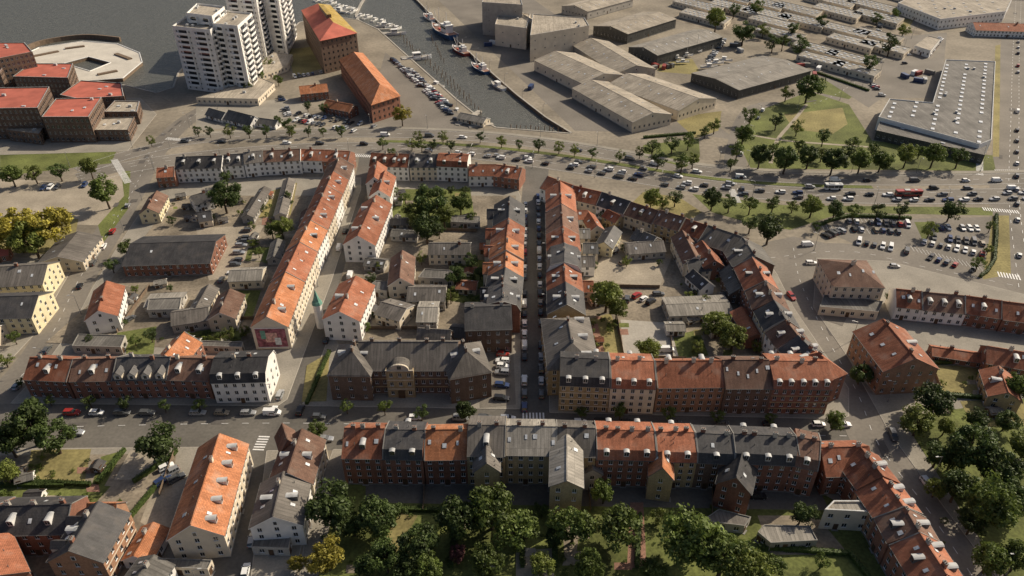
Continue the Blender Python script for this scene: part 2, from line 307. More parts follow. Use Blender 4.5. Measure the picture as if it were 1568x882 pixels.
def flat(name,pts,h,wl='g',roof='K',nf=None,sp=3,ww=1.3,wh=1.5,sky=0,units=0,par=.5,deep=True,balc=False,skyw=1.2,skyl=2.0,grid=None):
    p=ccw([V2(G0(x,y,h)) for x,y in pts]); c=sum(p,Vector())/len(p); mb=MB(V2(c)); wm='wall_'+wl
    if nf is None: nf=max(1,round(h/3.2))
    n=len(p)
    for i in range(n): wall(mb,p[i],p[(i+1)%n],0,h,nf,wm,sp=sp,ww=ww,wh=wh,deep=deep,door=(h<25))
    inn=[]
    for i in range(n):
        a,b_,e=p[i-1],p[i],p[(i+1)%n]; d1=(b_-a).normalized(); d2=(e-b_).normalized()
        n1=Vector((-d1.y,d1.x,0)); n2=Vector((-d2.y,d2.x,0)); bi=(n1+n2); bi=bi/max(.3,bi.dot(n1)); inn.append(b_+bi*(.35 if h>6 else .2))
    if h<6: par=.25
    for i in range(n):
        j=(i+1)%n
        mb.p([p[i]+Z*h,p[j]+Z*h,p[j]+Z*(h+par),p[i]+Z*(h+par)],wm)
        mb.p([p[i]+Z*(h+par),p[j]+Z*(h+par),inn[j]+Z*(h+par),inn[i]+Z*(h+par)],'zinc' if h>6 else 'plinth')
        mb.p([inn[j]+Z*h,inn[i]+Z*h,inn[i]+Z*(h+par),inn[j]+Z*(h+par)],wm if h>6 else 'plinth')
    mb.p([q+Z*(h-.01) for q in inn],RN[roof])
    le=max(range(n),key=lambda i:(p[(i+1)%n]-p[i]).length); d=(p[(le+1)%n]-p[le]).normalized()
    def inside(q):
        r=False
        for i in range(n):
            a,b_=p[i],p[(i+1)%n]
            if (a.y>q.y)!=(b_.y>q.y) and q.x<(b_.x-a.x)*(q.y-a.y)/(b_.y-a.y)+a.x: r=not r
        return r
    nrm=Vector((-d.y,d.x,0)); xs=[(q-c).dot(d) for q in p]; ys=[(q-c).dot(nrm) for q in p]
    if grid:
        gx,gy=grid; x=min(xs)+gx/2
        while x<max(xs):
            y=min(ys)+gy/2
            while y<max(ys):
                q=c+d*x+nrm*y
                if all(inside(q+d*u+nrm*v) for u in(-1.6,1.6) for v in(-1.6,1.6)) and R.random()<.85: mb.box(q,d,skyl,skyw,h,h+.3,'zinc','skylight_glass')
                y+=gy
            x+=gx
    for cnt,sx,sy,hh,mt,tp in((sky,skyl,skyw,.35,'zinc','skylight_glass'),(units,1.8,1.3,1.2,'zinc','zinc')):
        if not cnt: continue
        for k in range(cnt*8):
            if cnt<=0: break
            q=c+d*R.uniform(min(xs),max(xs))*.9+nrm*R.uniform(min(ys),max(ys))*.8
            if all(inside(q+d*u+nrm*v) for u in(-1.5,1.5) for v in(-1.5,1.5)): mb.box(q,d,sx,sy,h,h+hh+cnt*.003,mt,tp); cnt-=1
    if balc:
        fh=(h-.35)/nf
        for i in range(n):
            a,b_=p[i],p[(i+1)%n]; dd=(b_-a); L_=dd.length; dd.normalize(); nn=Vector((dd.y,-dd.x,0))
            if nn.y>.2: continue
            for f in range(1,nf):
                z=f*fh
                for sh in((-.24,.3),(.24,.3)):
                    m_=a+dd*L_*(.5+sh[0])+nn*.75; bl=L_*sh[1]
                    mb.box(m_,dd,bl,1.5,z-.1,z+.12,'white_paint'); mb.box(m_+nn*.72,dd,bl,.08,z+.12,z+1.25,'white_paint')
                    for s_ in(-1,1): mb.box(m_+dd*s_*(bl/2-.06),dd,.12,1.4,z+.12,z+1.25 if s_<0 else z+fh-.12,'white_paint')
                    mb.box(a+dd*L_*(.5+sh[0])+nn*.03,dd,bl*.75,.06,z+.15,z+fh-.7,'glass')
    return mb.obj(name)
ZL=[0]
def patch(pts,mat,lvl=0,name=None,z=None):
    ZL[0]+=1
    zz=(.13 if lvl else .006)+ZL[0]*.0005 if z is None else z
    p=ccw([V2(G(x,y)) for x,y in pts]); mb=MB(); 
    mb.p([q+Z*zz for q in p],mat); return mb.obj(name or mat)
SL=[0]
def slab(pts,name='pavement'):
    p=ccw([V2(G(x,y)) for x,y in pts]); mb=MB(); n=len(p); SL[0]+=1; t=.125-SL[0]*.003
    mb.p([q+Z*t for q in p],'pavement')
    for i in range(n):
        j=(i+1)%n; mb.p([p[i],p[j],p[j]+Z*t,p[i]+Z*t],'concrete')
        d=(p[j]-p[i]).normalized(); nn=Vector((-d.y,d.x,0)); tt=t+.0015; mb.p([p[i]+Z*tt,p[j]+Z*tt,p[j]+nn*.2+Z*tt,p[i]+nn*.2+Z*tt],'concrete')
    return mb.obj(name)
def smooth(pts,k=6):
    out=[]
    P_=[pts[0]]+list(pts)+[pts[-1]]
    for i in range(1,len(P_)-2):
        a,b_,c,d=[Vector(q) for q in P_[i-1:i+3]]
        for t in range(k):
            t/=k; out.append(.5*((2*b_)+(-a+c)*t+(2*a-5*b_+4*c-d)*t*t+(-a+3*b_-3*c+d)*t**3))
    out.append(Vector(pts[-1])); return out
def path(px,k=6): return smooth([V2(G(x,y)) for x,y in px],k)
def offs(pl,o):
    r=[]
    for i,q in enumerate(pl):
        d=(pl[min(i+1,len(pl)-1)]-pl[max(i-1,0)]).normalized(); r.append(q+Vector((d.y,-d.x,0))*o)
    return r
def ribbon(px,w,mat,name,k=6,h=None,world=None,off=0):
    ZL[0]+=1; zz=.006+ZL[0]*.0005 if h is None else h
    pl=world or path(px,k); a=offs(pl,-w/2+off); b_=offs(pl,w/2+off); mb=MB()
    for i in range(len(pl)-1):
        mb.p([b_[i]+Z*zz,b_[i+1]+Z*zz,a[i+1]+Z*zz,a[i]+Z*zz],mat)
        if h:
            mb.p([a[i],a[i+1],a[i+1]+Z*zz,a[i]+Z*zz],'concrete'); mb.p([b_[i+1],b_[i],b_[i]+Z*zz,b_[i+1]+Z*zz],'concrete')
    return mb.obj(name)
def walk(pl,step,start=0):
    s=start; acc=0
    for a,b_ in zip(pl,pl[1:]):
        L_=(b_-a).length
        if L_<1e-6: continue
        while s<=acc+L_:
            yield a.lerp(b_,(s-acc)/L_),(b_-a).normalized(); s+=step
        acc+=L_
marks=MB()
def dashes(px,off=0,dash=3,gap=5,w=.18,k=6):
    for q,d in walk(offs(path(px,k),off),dash+gap):
        n_=Vector((-d.y,d.x,0))*w/2; e=d*dash
        marks.p([q-n_+Z*.085,q+e-n_+Z*.085,q+e+n_+Z*.085,q+n_+Z*.085],'road_paint')
def line(px,off,w=.15,k=6):
    pl=offs(path(px,k),off); a=offs(pl,-w/2); b_=offs(pl,w/2)
    for i in range(len(pl)-1): marks.p([b_[i]+Z*.083,b_[i+1]+Z*.083,a[i+1]+Z*.083,a[i]+Z*.083],'road_paint')
def zebra(a,b_,wd=3.2,st=.5):
    a=V2(G(*a)); b_=V2(G(*b_)); d=(b_-a); L_=d.length; d.normalize(); n_=Vector((-d.y,d.x,0))*wd/2; s=0
    while s<L_:
        q=a+d*s; e=d*st; marks.p([q-n_+Z*.09,q+e-n_+Z*.09,q+e+n_+Z*.09,q+n_+Z*.09],'road_paint'); s+=st*2
def car_mesh(kind,paint):
    mb=MB()
    if kind=='van': L_=5.2; hw=.97; belt=1.15; top=1.95; cab=[(-2.55,-2.5),(1.75,1.0)]
    elif kind=='wagon': L_=4.6; hw=.9; belt=.92; top=1.45; cab=[(-2.2,-1.95),(1.0,.3)]
    elif kind=='suv': L_=4.5; hw=.93; belt=1.05; top=1.68; cab=[(-2.15,-1.9),(1.0,.35)]
    else: L_=4.0; hw=.86; belt=.92; top=1.47; cab=[(-1.9,-1.55),(.95,.25)]
    h2=L_/2
    st=[(-h2,hw*.82,.35,belt*.75),(-h2+.12,hw*.95,.22,belt*.97),(-h2+.6,hw,.2,belt),(cab[1][0],hw,.2,belt),(h2-.5,hw*.97,.2,belt*.86),(h2-.12,hw*.88,.22,belt*.74),(h2,hw*.72,.35,belt*.6)]
    rings=[]
    for x,w,z0,z1 in st:
        zm=z0+(z1-z0)*.6
        rings.append([(x,-w*.95,z0),(x,-w,zm),(x,-w*.9,z1),(x,w*.9,z1),(x,w,zm),(x,w*.95,z0)])
    for a,b_ in zip(rings,rings[1:]):
        for i in range(5): mb.p([a[i],b_[i],b_[i+1],a[i+1]],paint)
    mb.p(rings[0][::-1],paint); mb.p(rings[-1],paint)
    (xb,xt),(fb,ft)=cab; w0=hw*.88; w1=hw*.72
    lo=[(xb,-w0,belt-.02),(fb,-w0,belt-.02),(fb,w0,belt-.02),(xb,w0,belt-.02)]; hi=[(xt,-w1,top-.05),(ft,-w1,top-.05),(ft,w1,top-.05),(xt,w1,top-.05)]
    for i in range(4):
        j=(i+1)%4
        m_='glass'
        if kind=='van' and i in(0,2,3): m_=paint
        mb.p([lo[i],lo[j],hi[j],hi[i]],m_)
        if m_=='glass' and i in(0,2):
            for t in(.0,.36,.68,.95):
                A_=Vector(lo[i]).lerp(Vector(lo[j]),t);B_=Vector(lo[i]).lerp(Vector(lo[j]),t+.05);C_=Vector(hi[i]).lerp(Vector(hi[j]),t+.05);D_=Vector(hi[i]).lerp(Vector(hi[j]),t)
                o=Vector((0,-.012 if i==0 else .012,.004)); mb.p([A_+o,B_+o,C_+o,D_+o],paint)
    if kind=='van':
        for sy in(-1,1): mb.p([(1.0,sy*w0*.99,belt+.1),(1.45,sy*w0*.99,belt+.1),(1.1,sy*w0*.88,top-.25),(.75,sy*w0*.88,top-.25)],'glass')
    mb.box(((xt+ft)/2,0),(1,0),ft-xt+.04,w1*2+.04,top-.05,top,paint)
    wr=.33
    for x in(-h2+.85,h2-.85):
        for s_ in(-1,1):
            mb.beam((x,s_*(hw-.2),wr),(x,s_*(hw+.015),wr),wr,'tyre',10); mb.beam((x,s_*(hw+.0),wr),(x,s_*(hw+.03),wr),wr*.6,'paint_silver',8)
    for s_ in(-1,1):
        mb.box((h2-.1,s_*hw*.62),(1,0),.14,.36,belt*.58,belt*.72,'skylight_glass'); mb.box((-h2+.03,s_*hw*.68),(1,0),.1,.26,belt*.6,belt*.85,'lamp_red')
        mb.box((fb-.15,s_*(hw+.06)),(1,0),.14,.18,belt-.02,belt+.13,paint)
    return mb.mesh('car_'+kind)
CM=[]
for pc,wt in(('paint_white',6),('paint_silver',5),('paint_grey',4),('paint_black',5),('paint_red',1),('paint_blue',2),('paint_beige',1)):
    for kd,w2 in(('hatch',3),('wagon',3),('suv',2)): CM+= [car_mesh(kd,pc)]*(wt*w2)
VANS=[car_mesh('van','paint_white'),car_mesh('van','paint_white'),car_mesh('van','paint_grey')]
def put(me,name,pos,ang,s=1):
    o=bpy.data.objects.new(name,me); o.location=pos; o.rotation_euler=(0,0,ang)
    o.scale=(s,s,s) if not isinstance(s,tuple) else s; sc.collection.objects.link(o); return o
def car(pos,d,van=.05,name='parked_car',z=0.01):
    a=math.atan2(d.y,d.x)+R.uniform(-.03,.03)
    if R.random()<van: put(R.choice(VANS),'parked_van' if name=='parked_car' else 'van',(pos.x,pos.y,z),a)
    else: put(R.choice(CM),name,(pos.x,pos.y,z),a,R.uniform(.98,1.08))
def cars(px,step=6.2,prob=.85,off=0,perp=0,flip=False,name='parked_car',z=.02,van=.05,k=4,jit=.3):
    for q,d in walk(offs(path(px,k),off),step):
        if R.random()>prob: continue
        dd=d
        if perp: a=rad(perp); dd=Vector((d.x*math.cos(a)-d.y*math.sin(a),d.x*math.sin(a)+d.y*math.cos(a),0))
        if flip or(perp and R.random()<.4): dd=-dd
        car(q+d*R.uniform(-jit,jit),dd,van,name,z)
def tree_mesh(seed,leaf,n_cl=52,per=78,trunk=True,flat_=1.0):
    r=random.Random(seed); mb=MB()
    if trunk:
        mb.beam((0,0,0),(.02,.01,.55),.075,'bark',7,.055); mb.beam((.02,.01,.55),(0,.03,1.4),.055,'bark',6,.02)
        for i in range(6):
            a=i*1.05+r.uniform(-.3,.3); z=.5+.1*i; mb.beam((0,0,z),(math.cos(a)*.6,math.sin(a)*.6,z+.55),.035,'bark',5,.01)
    lob=[(r.uniform(0,6.28),r.uniform(.7,1.2)) for _ in range(6)]
    for c in range(n_cl):
        while 1:
            x,y,z=r.uniform(-1,1),r.uniform(-1,1),r.uniform(-1,1); q=x*x+y*y+z*z
            if .12<q<1: break
        a=math.atan2(y,x); f=min(lob,key=lambda t:abs((t[0]-a+3.14)%6.28-3.14))[1]
        k=.8*f*(q**-.15); cx,cy,cz=x*k,y*k,1.3+z*k*.85*flat_
        if cz<.55: cz=.55+r.uniform(0,.2)
        cr=r.uniform(.16,.33)
        for i in range(per):
            v=Vector((r.gauss(0,1),r.gauss(0,1),r.gauss(0,1))).normalized()*cr*r.uniform(.55,1.05); v.z*=.75
            p=Vector((cx,cy,cz))+v; nn=(v.normalized()+Vector((r.gauss(0,.6),r.gauss(0,.6),r.gauss(.25,.6)))).normalized()
            u=nn.orthogonal().normalized(); w=nn.cross(u); t=r.uniform(0,6.28); u,w=u*math.cos(t)+w*math.sin(t),w*math.cos(t)-u*math.sin(t)
            sz=r.uniform(.03,.065); mb.p([p-u*sz*1.3,p-w*sz*.8,p+u*sz*1.3,p+w*sz*.8],leaf,False)
    return mb.mesh('tree')
TM={k:[tree_mesh(i*7+j,m) for j in range(4)] for i,(k,m) in enumerate(dict(a='leaf_a',b='leaf_b',c='leaf_c',d='leaf_d',e='leaf_e').items())}
TS={k:[tree_mesh(90+i*7+j,m,26,60) for j in range(2)] for i,(k,m) in enumerate(dict(a='leaf_a',b='leaf_b',d='leaf_d').items())}
def tree(x,y,r,k=None):
    k=k or R.choice('aabbd'); s=r/ppm(y); big=r>16
    hc=1.3*s
    s*=(H-hc)/H; p=G0(x,y,hc)
    me=R.choice(TM[k] if big or k not in TS else TS[k])
    put(me,'deciduous_tree',(p.x,p.y,0),R.uniform(0,6.28),(s*R.uniform(.9,1.12),s*R.uniform(.9,1.12),s*R.uniform(.9,1.1)))
BUSH=[tree_mesh(200+i,m,16,60,False,.6) for i,m in enumerate(('leaf_a','leaf_d','leaf_b'))]
def bush(x,y,r):
    s=r/ppm(y); p=G0(x,y,.4*s); put(R.choice(BUSH),'shrub',(p.x,p.y,-.45*s),R.uniform(0,6.28),s)
def hedge(px,w=1.2,h=1.5,leaf='leaf_b',k=2):
    pl=path(px,k); mb=MB(pl[0])
    for a,b_ in zip(pl,pl[1:]):
        L_=(b_-a).length
        if L_<.1: continue
        d=(b_-a)/L_; n_=Vector((-d.y,d.x,0)); mb.box((a+b_)/2,d,L_,w*.8,0,h*.85,leaf)
        for i in range(int(L_*22)):
            s=R.random(); t=R.random()
            if t<.5: p=a+d*s*L_+n_*R.uniform(-w/2,w/2)+Z*(h+R.uniform(-.15,.12))
            else: p=a+d*s*L_+n_*(w/2+R.uniform(-.1,.08))*R.choice((-1,1))+Z*R.uniform(.1,h)
            u=Vector((R.gauss(0,1),R.gauss(0,1),R.gauss(0,.6))).normalized(); w_=u.orthogonal().normalized(); sz=R.uniform(.14,.25)
            mb.p([p-u*sz,p-w_*sz*.7,p+u*sz,p+w_*sz*.7],leaf,False)
    mb.obj('hedge')
def fence(px,h=1.6,mat='timber'):
    pl=[V2(G(x,y)) for x,y in px]; mb=MB(pl[0])
    for a,b_ in zip(pl,pl[1:]):
        d=(b_-a); L_=d.length; d.normalize(); mb.box((a+b_)/2,d,L_-.02,.06,.1,h,mat)
        for q,_ in walk([a,b_],2.2): mb.box(q,d,.12,.14,0,h+.12,mat)
    mb.obj('fence')

# =============== TERRAIN ===============
W=[(-1400,-215),(520,-215),(590,-60),(632,-6),(662,25),(705,68),(748,108),(790,145),(835,180),(874,204),(760,195),(735,180),(700,152),(655,112),(612,74),(580,45),(548,30),(500,24),(458,34),(440,50),(400,40),(300,78),(272,112),(264,134),(240,142),(190,130),(150,124),(100,120),(0,116),(-1400,116)]
wp=ccw([V2(G(x,y)) for x,y in W])
outer=[Vector((-6000,-1500,0)),Vector((6000,-1500,0)),Vector((6000,9000,0)),Vector((-6000,9000,0))]
tri=geometry.tessellate_polygon([outer,wp[::-1]]); allp=outer+wp[::-1]
mb=MB()
for t in tri:
    q=[allp[i] for i in t]
    if (q[1]-q[0]).cross(q[2]-q[0]).z<0: q=q[::-1]
    mb.p(q,'ground')
mb.obj('ground')
mb=MB(); mb.p([(-6000,100,-1.7),(6000,100,-1.7),(6000,9000,-1.7),(-6000,9000,-1.7)],'water'); mb.obj('water')
mb=MB()
for i in range(len(wp)):
    a,b_=wp[i],wp[(i+1)%len(wp)]; mb.p([a-Z*3,b_-Z*3,b_,a],'timber'); d=(b_-a); L_=d.length; d.normalize(); n_=Vector((d.y,-d.x,0)); mb.box((a+b_)/2+n_*.5,d,L_,1.0,0,.25,'concrete')
mb.obj('quay_wall')
J=[(20,92),(60,74),(128,64),(180,68),(214,82),(218,96),(188,121),(120,126),(40,118)]
jp=ccw([V2(G(x,y)) for x,y in J]); mb=MB()
pool=[(98,98),(136,88),(170,97),(138,110)]
pp=ccw([V2(G(x,y)) for x,y in pool]); tr=geometry.tessellate_polygon([jp,pp[::-1]]); al=jp+pp[::-1]
for t in tr:
    q=[al[i]+Z*.35 for i in t]
    if (q[1]-q[0]).cross(q[2]-q[0]).z<0: q=q[::-1]
    mb.p(q,'jetty_deck')
for P_ in(jp,pp):
    for i in range(len(P_)):
        a,b_=P_[i],P_[(i+1)%len(P_)]; mb.p([a-Z*2,b_-Z*2,b_+Z*.35,a+Z*.35],'timber'); mb.box((a+b_)/2,b_-a,(b_-a).length,.5,.35,.75,'white_paint')
for q in(((50,88),(90,80)),((60,105),(92,112)),((178,84),(200,92)),((100,76),(130,72)),((150,116),(180,110))): a,b_=V2(G(*q[0])),V2(G(*q[1])); mb.box((a+b_)/2,b_-a,(b_-a).length,3,.35,1.2,'timber')
mb.obj('harbour_bath_jetty')
mb=MB(); pl=path([(25,84),(60,66),(128,56),(184,60)]); 
for a,b_ in zip(pl,pl[1:]): mb.box((a+b_)/2,(b_-a),(b_-a).length,1.5,-2,1.6,'timber')
mb.obj('breakwater')
UP=[(120,262),(200,236),(300,214),(420,207),(560,204),(700,208),(820,219),(940,238),(1060,260),(1200,272),(1400,276),(1700,270)]
LO=[(120,275),(230,250),(400,232),(560,227),(700,232),(820,246),(940,264),(1060,283),(1200,296),(1400,301),(1700,298)]
WEST=[(-60,660),(20,590),(75,520),(120,430),(160,365),(205,290),(225,250),(262,205),(300,175),(350,150)]
S2=[(352,900),(385,730),(412,660),(440,630),(475,540),(510,450),(545,350),(566,255),(568,232)]
CEN=[(818,690),(818,560),(818,400),(819,300),(822,255)]
FR=[(-300,662),(0,656),(440,648),(800,658),(1100,664),(1310,668)]
EAST=[(1215,380),(1225,430),(1262,510),(1312,600),(1345,680),(1420,780),(1520,930)]
RR=[(1180,395),(1300,385),(1420,410),(1640,455)]
FARR=[(1560,440),(1545,300),(1548,180),(1552,60),(1560,-60)]
DOCK=[(1130,300),(1128,230),(1160,165),(1270,150),(1380,60),(1420,-40)]
ribbon(WEST,12,'asphalt','road'); ribbon(S2,12,'asphalt_dark','road'); ribbon(CEN,12,'asphalt_dark','road'); ribbon(FR,21,'asphalt_dark','road'); ribbon(EAST,15,'asphalt','road')
ribbon(RR,13,'asphalt','road'); ribbon(FARR,16,'asphalt','road'); ribbon(DOCK,11,'asphalt','road'); ribbon(UP,12,'asphalt','road'); ribbon(LO,16,'asphalt','road')
patch([(1168,372),(1215,362),(1262,372),(1248,440),(1232,478),(1205,450),(1180,415)],'asphalt',0)
patch([(1255,348),(1300,330),(1400,335),(1525,332),(1522,402),(1490,430),(1360,400)],'asphalt',0,'parking_lot')
patch([(-200,262),(120,280),(185,262),(190,300),(150,345),(-200,335)],'gravel',0,'parking_lot')
patch([(590,80),(700,172),(740,190),(700,205),(600,203),(560,190)],'asphalt',0,'quay_apron'); patch([(640,-30),(760,-40),(1130,215),(1060,205),(880,200)],'asphalt',0,'quay_apron')
for p_,m_ in [([(1160,170),(1240,140),(1300,160),(1335,215),(1520,238),(1525,262),(1150,258),(1128,215)],'grass'),([(1200,175),(1290,165),(1298,190),(1275,205),(1215,198)],'dry_grass'),([(1250,118),(1330,130),(1300,152),(1235,138)],'grass'),
    ([(1060,297),(1200,314),(1520,318),(1520,330),(1290,326),(1210,352),(1160,345),(1090,325)],'grass'),([(1520,330),(1545,330),(1548,420),(1505,428)],'dry_grass'),([(1400,340),(1432,340),(1415,372)],'grass'),
    ([(0,235),(180,228),(170,250),(0,270)],'grass'),([(150,345),(190,300),(186,262),(200,262),(196,320),(158,372)],'grass'),([(-60,350),(120,335),(110,390),(-60,385)],'dry_grass'),
    ([(985,222),(1070,212),(1072,240),(1050,256),(985,240)],'grass'),([(960,318),(985,294),(1040,302),(1075,325),(1050,340)],'dry_grass'),
    ([(1180,8),(1400,30),(1380,60),(1200,25)],'dry_grass'),([(1524,70),(1532,68),(1530,240),(1520,240)],'dry_grass'),([(1030,180),(1105,170),(1100,200),(1065,212)],'dry_grass'),([(990,95),(1060,90),(1075,115),(1010,110)],'dry_grass'),
    ([(300,160),(460,150),(480,185),(300,200)],'pavement'),([(440,75),(500,70),(510,100),(450,118)],'dry_grass'),([(1060,-5),(1420,45),(1330,115),(1030,30)],'yard'),([(1235,105),(1345,100),(1350,150),(1330,165),(1260,120)],'asphalt'),([(1330,60),(1450,50),(1440,150),(1345,150)],'asphalt')]: patch(p_,m_,0)
ribbon(None,3.2,'grass','grass_median',h=.15,world=[ (a+b_)/2 for a,b_ in zip(path(UP,6),path(LO,6))][22:56])
ribbon(None,3,'pavement','pavement',h=.13,world=offs(path(UP,6),-7.8)[12:66])
ribbon([(1140,205),(1200,215),(1260,220),(1330,225)],2,'gravel','footpath'); ribbon([(1235,160),(1215,185),(1190,215),(1180,250)],2,'gravel','footpath')
for i in range(60): # asphalt repairs
    px=R.choice((UP,LO,LO,WEST,FR,FR,EAST,S2,FARR,DOCK)); pl=list(walk(offs(path(px),R.uniform(-4,4)),3)); q,d=R.choice(pl); n_=Vector((-d.y,d.x,0)); l_=R.uniform(1.5,9); w_=R.uniform(.5,1.6)
    marks.p([q-n_*w_+Z*(.066+i*.0002),q+d*l_-n_*w_+Z*(.066+i*.0002),q+d*l_+n_*w_+Z*(.066+i*.0002),q+n_*w_+Z*(.066+i*.0002)],'asphalt_patch')
slab([(16,618),(425,622),(440,612),(474,520),(508,430),(553,290),(553,272),(262,272),(228,305),(180,378),(142,440),(108,505),(60,570)])
slab([(462,622),(498,530),(530,440),(583,300),(585,272),(720,276),(792,290),(797,300),(797,627)])
slab([(841,632),(838,295),(850,290),(900,307),(965,330),(1050,355),(1120,365),(1165,385),(1190,420),(1215,470),(1255,530),(1300,595),(1300,638),(1288,642)])
slab([(510,688),(1255,698),(1345,702),(1390,770),(1490,900),(1530,980),(445,980),(470,800)])
slab([(-300,690),(378,684),(330,830),(300,960),(-300,980)]); slab([(408,690),(500,690),(470,800),(430,980),(372,980)])
slab([(1250,395),(1360,400),(1640,468),(1640,960),(1560,930),(1440,770),(1360,660),(1300,550),(1245,470)])
slab([(-300,395),(120,395),(55,510),(-20,590),(-300,590)])
slab([(-100,150),(215,150),(240,175),(195,232),(-100,240)]); 
for p_,m_ in ([([(70,525),(420,540),(450,470),(540,300),(270,300),(150,455)],'yard'),([(500,500),(560,300),(790,300),(785,590),(560,590)],'yard'),([(880,560),(890,330),(1050,370),(1150,400),(1240,550)],'yard'),
 ([(520,740),(1250,750),(1330,800),(1440,960),(470,960)],'grass'),([(560,735),(1250,742),(1270,782),(560,770)],'asphalt_dark'),([(-200,700),(270,695),(240,960),(-200,960)],'yard'),
 ([(1380,640),(1640,600),(1640,960),(1590,960),(1470,780)],'grass'),([(1425,560),(1520,560),(1512,605),(1440,600)],'dry_grass'),([(1470,615),(1560,610),(1600,650),(1490,655)],'dry_grass'),
 ([(48,690),(140,688),(130,738),(40,738)],'dry_grass'),([(155,700),(190,690),(160,745),(140,745)],'grass'),([(200,690),(245,690),(225,735),(175,735)],'gravel'),([(0,740),(170,745),(120,800),(0,790)],'grass'),
 ([(300,350),(405,345),(360,425),(320,430)],'gravel'),([(365,445),(400,445),(385,490),(355,490)],'grass'),([(180,510),(240,500),(235,545),(170,540)],'grass'),([(275,500),(370,495),(360,530),(290,535)],'grass'),
 ([(395,300),(455,280),(445,330),(385,335)],'dry_grass'),([(380,380),(425,378),(420,402),(375,400)],'grass'),([(560,505),(590,440),(640,440),(640,500)],'gravel'),([(690,390),(745,400),(740,470),(685,460)],'grass'),
 ([(590,290),(720,290),(730,355),(590,350)],'grass'),([(730,530),(785,520),(790,620),(735,625)],'asphalt'),([(900,490),(935,480),(960,545),(925,560)],'dry_grass'),([(950,490),(1030,495),(1050,550),(955,545)],'concrete'),
 ([(1030,515),(1070,505),(1085,545),(1040,550)],'grass'),([(930,380),(1030,390),(1010,440),(900,430)],'gravel'),([(895,500),(915,495),(930,560),(900,560)],'brick_paving'),([(470,560),(505,540),(500,615),(462,616)],'dry_grass'),
 ([(1160,790),(1250,790),(1300,850),(1180,850)],'yard'),([(790,845),(845,840),(850,900),(790,900)],'gravel'),([(965,770),(985,770),(990,870),(960,870)],'brick_paving'),([(600,785),(640,790),(600,860),(570,850)],'dry_grass'),([(860,790),(900,785),(905,860),(865,860)],'yard'),
 ([(230,760),(285,740),(262,830),(215,800)],'gravel'),([(1255,460),(1300,480),(1290,500),(1262,490)],'asphalt')]): patch(p_,m_,1)
YZ=[((595,295),(730,350)),((545,400),(620,500)),((690,395),(745,465)),((900,450),(950,540)),((1040,430),(1120,540)),((150,440),(250,535)),((270,495),(375,535)),((380,290),(450,400)),((900,330),(1000,400)),((490,780),(1150,870)),((520,785),(1150,870)),((0,700),(160,800)),((1430,570),(1560,650)),((265,300),(380,345))]
for i in range(74): # garden plots
    q=R.choice(YZ); x,y=R.uniform(q[0][0],q[1][0]),R.uniform(q[0][1],q[1][1]); a=R.uniform(8,22)*ppm(y)/5; b_=a*R.uniform(.35,.8); s=R.uniform(-.3,.3)*b_
    patch([(x,y),(x+a,y),(x+a+s,y+b_),(x+s,y+b_)],R.choice(['grass','grass','grass','dry_grass','gravel','brick_paving','concrete','yard']),1,'garden_plot')
dashes(UP,0,3,5); dashes(LO,0,3,5); dashes(LO,-4,3,5); line(UP,5.4); line(LO,7.3); line(LO,-7.3); line(UP,-5.4)
dashes(WEST,0,2,4,.15); dashes(EAST,0,2,4,.15); dashes(FR,0,2,4,.15); dashes(RR,0,2,4,.15); dashes(FARR,0,3,5,.18); dashes(FARR,4,3,5); dashes(DOCK,0,2,4)
zebra((175,245),(196,280)); zebra((255,212),(290,216)); zebra((185,232),(200,215)); zebra((432,668),(470,668)); zebra((800,638),(836,638)); zebra((1505,320),(1560,325)); zebra((1500,268),(1500,240)); zebra((1528,420),(1560,425),4); zebra((1120,290),(1130,310)); zebra((540,238),(580,240)); zebra((1525,262),(1560,262))
zebra((405,668),(395,690))
for i in range(18):
    for xa,ya,xb,yb in((1262,352,1380,362),(1400,385,1505,415),(1290,338,1395,345)):
        a=V2(G(*lerp((xa,ya),(xb,yb),i/17))); n_=Vector((.06,0,0)); marks.p([a-n_+Z*.09,a+n_+Z*.09,a+n_+Vector((.4,4.5,.09)),a-n_+Vector((.4,4.5,.09))],'road_paint')
marks.obj('road_markings')

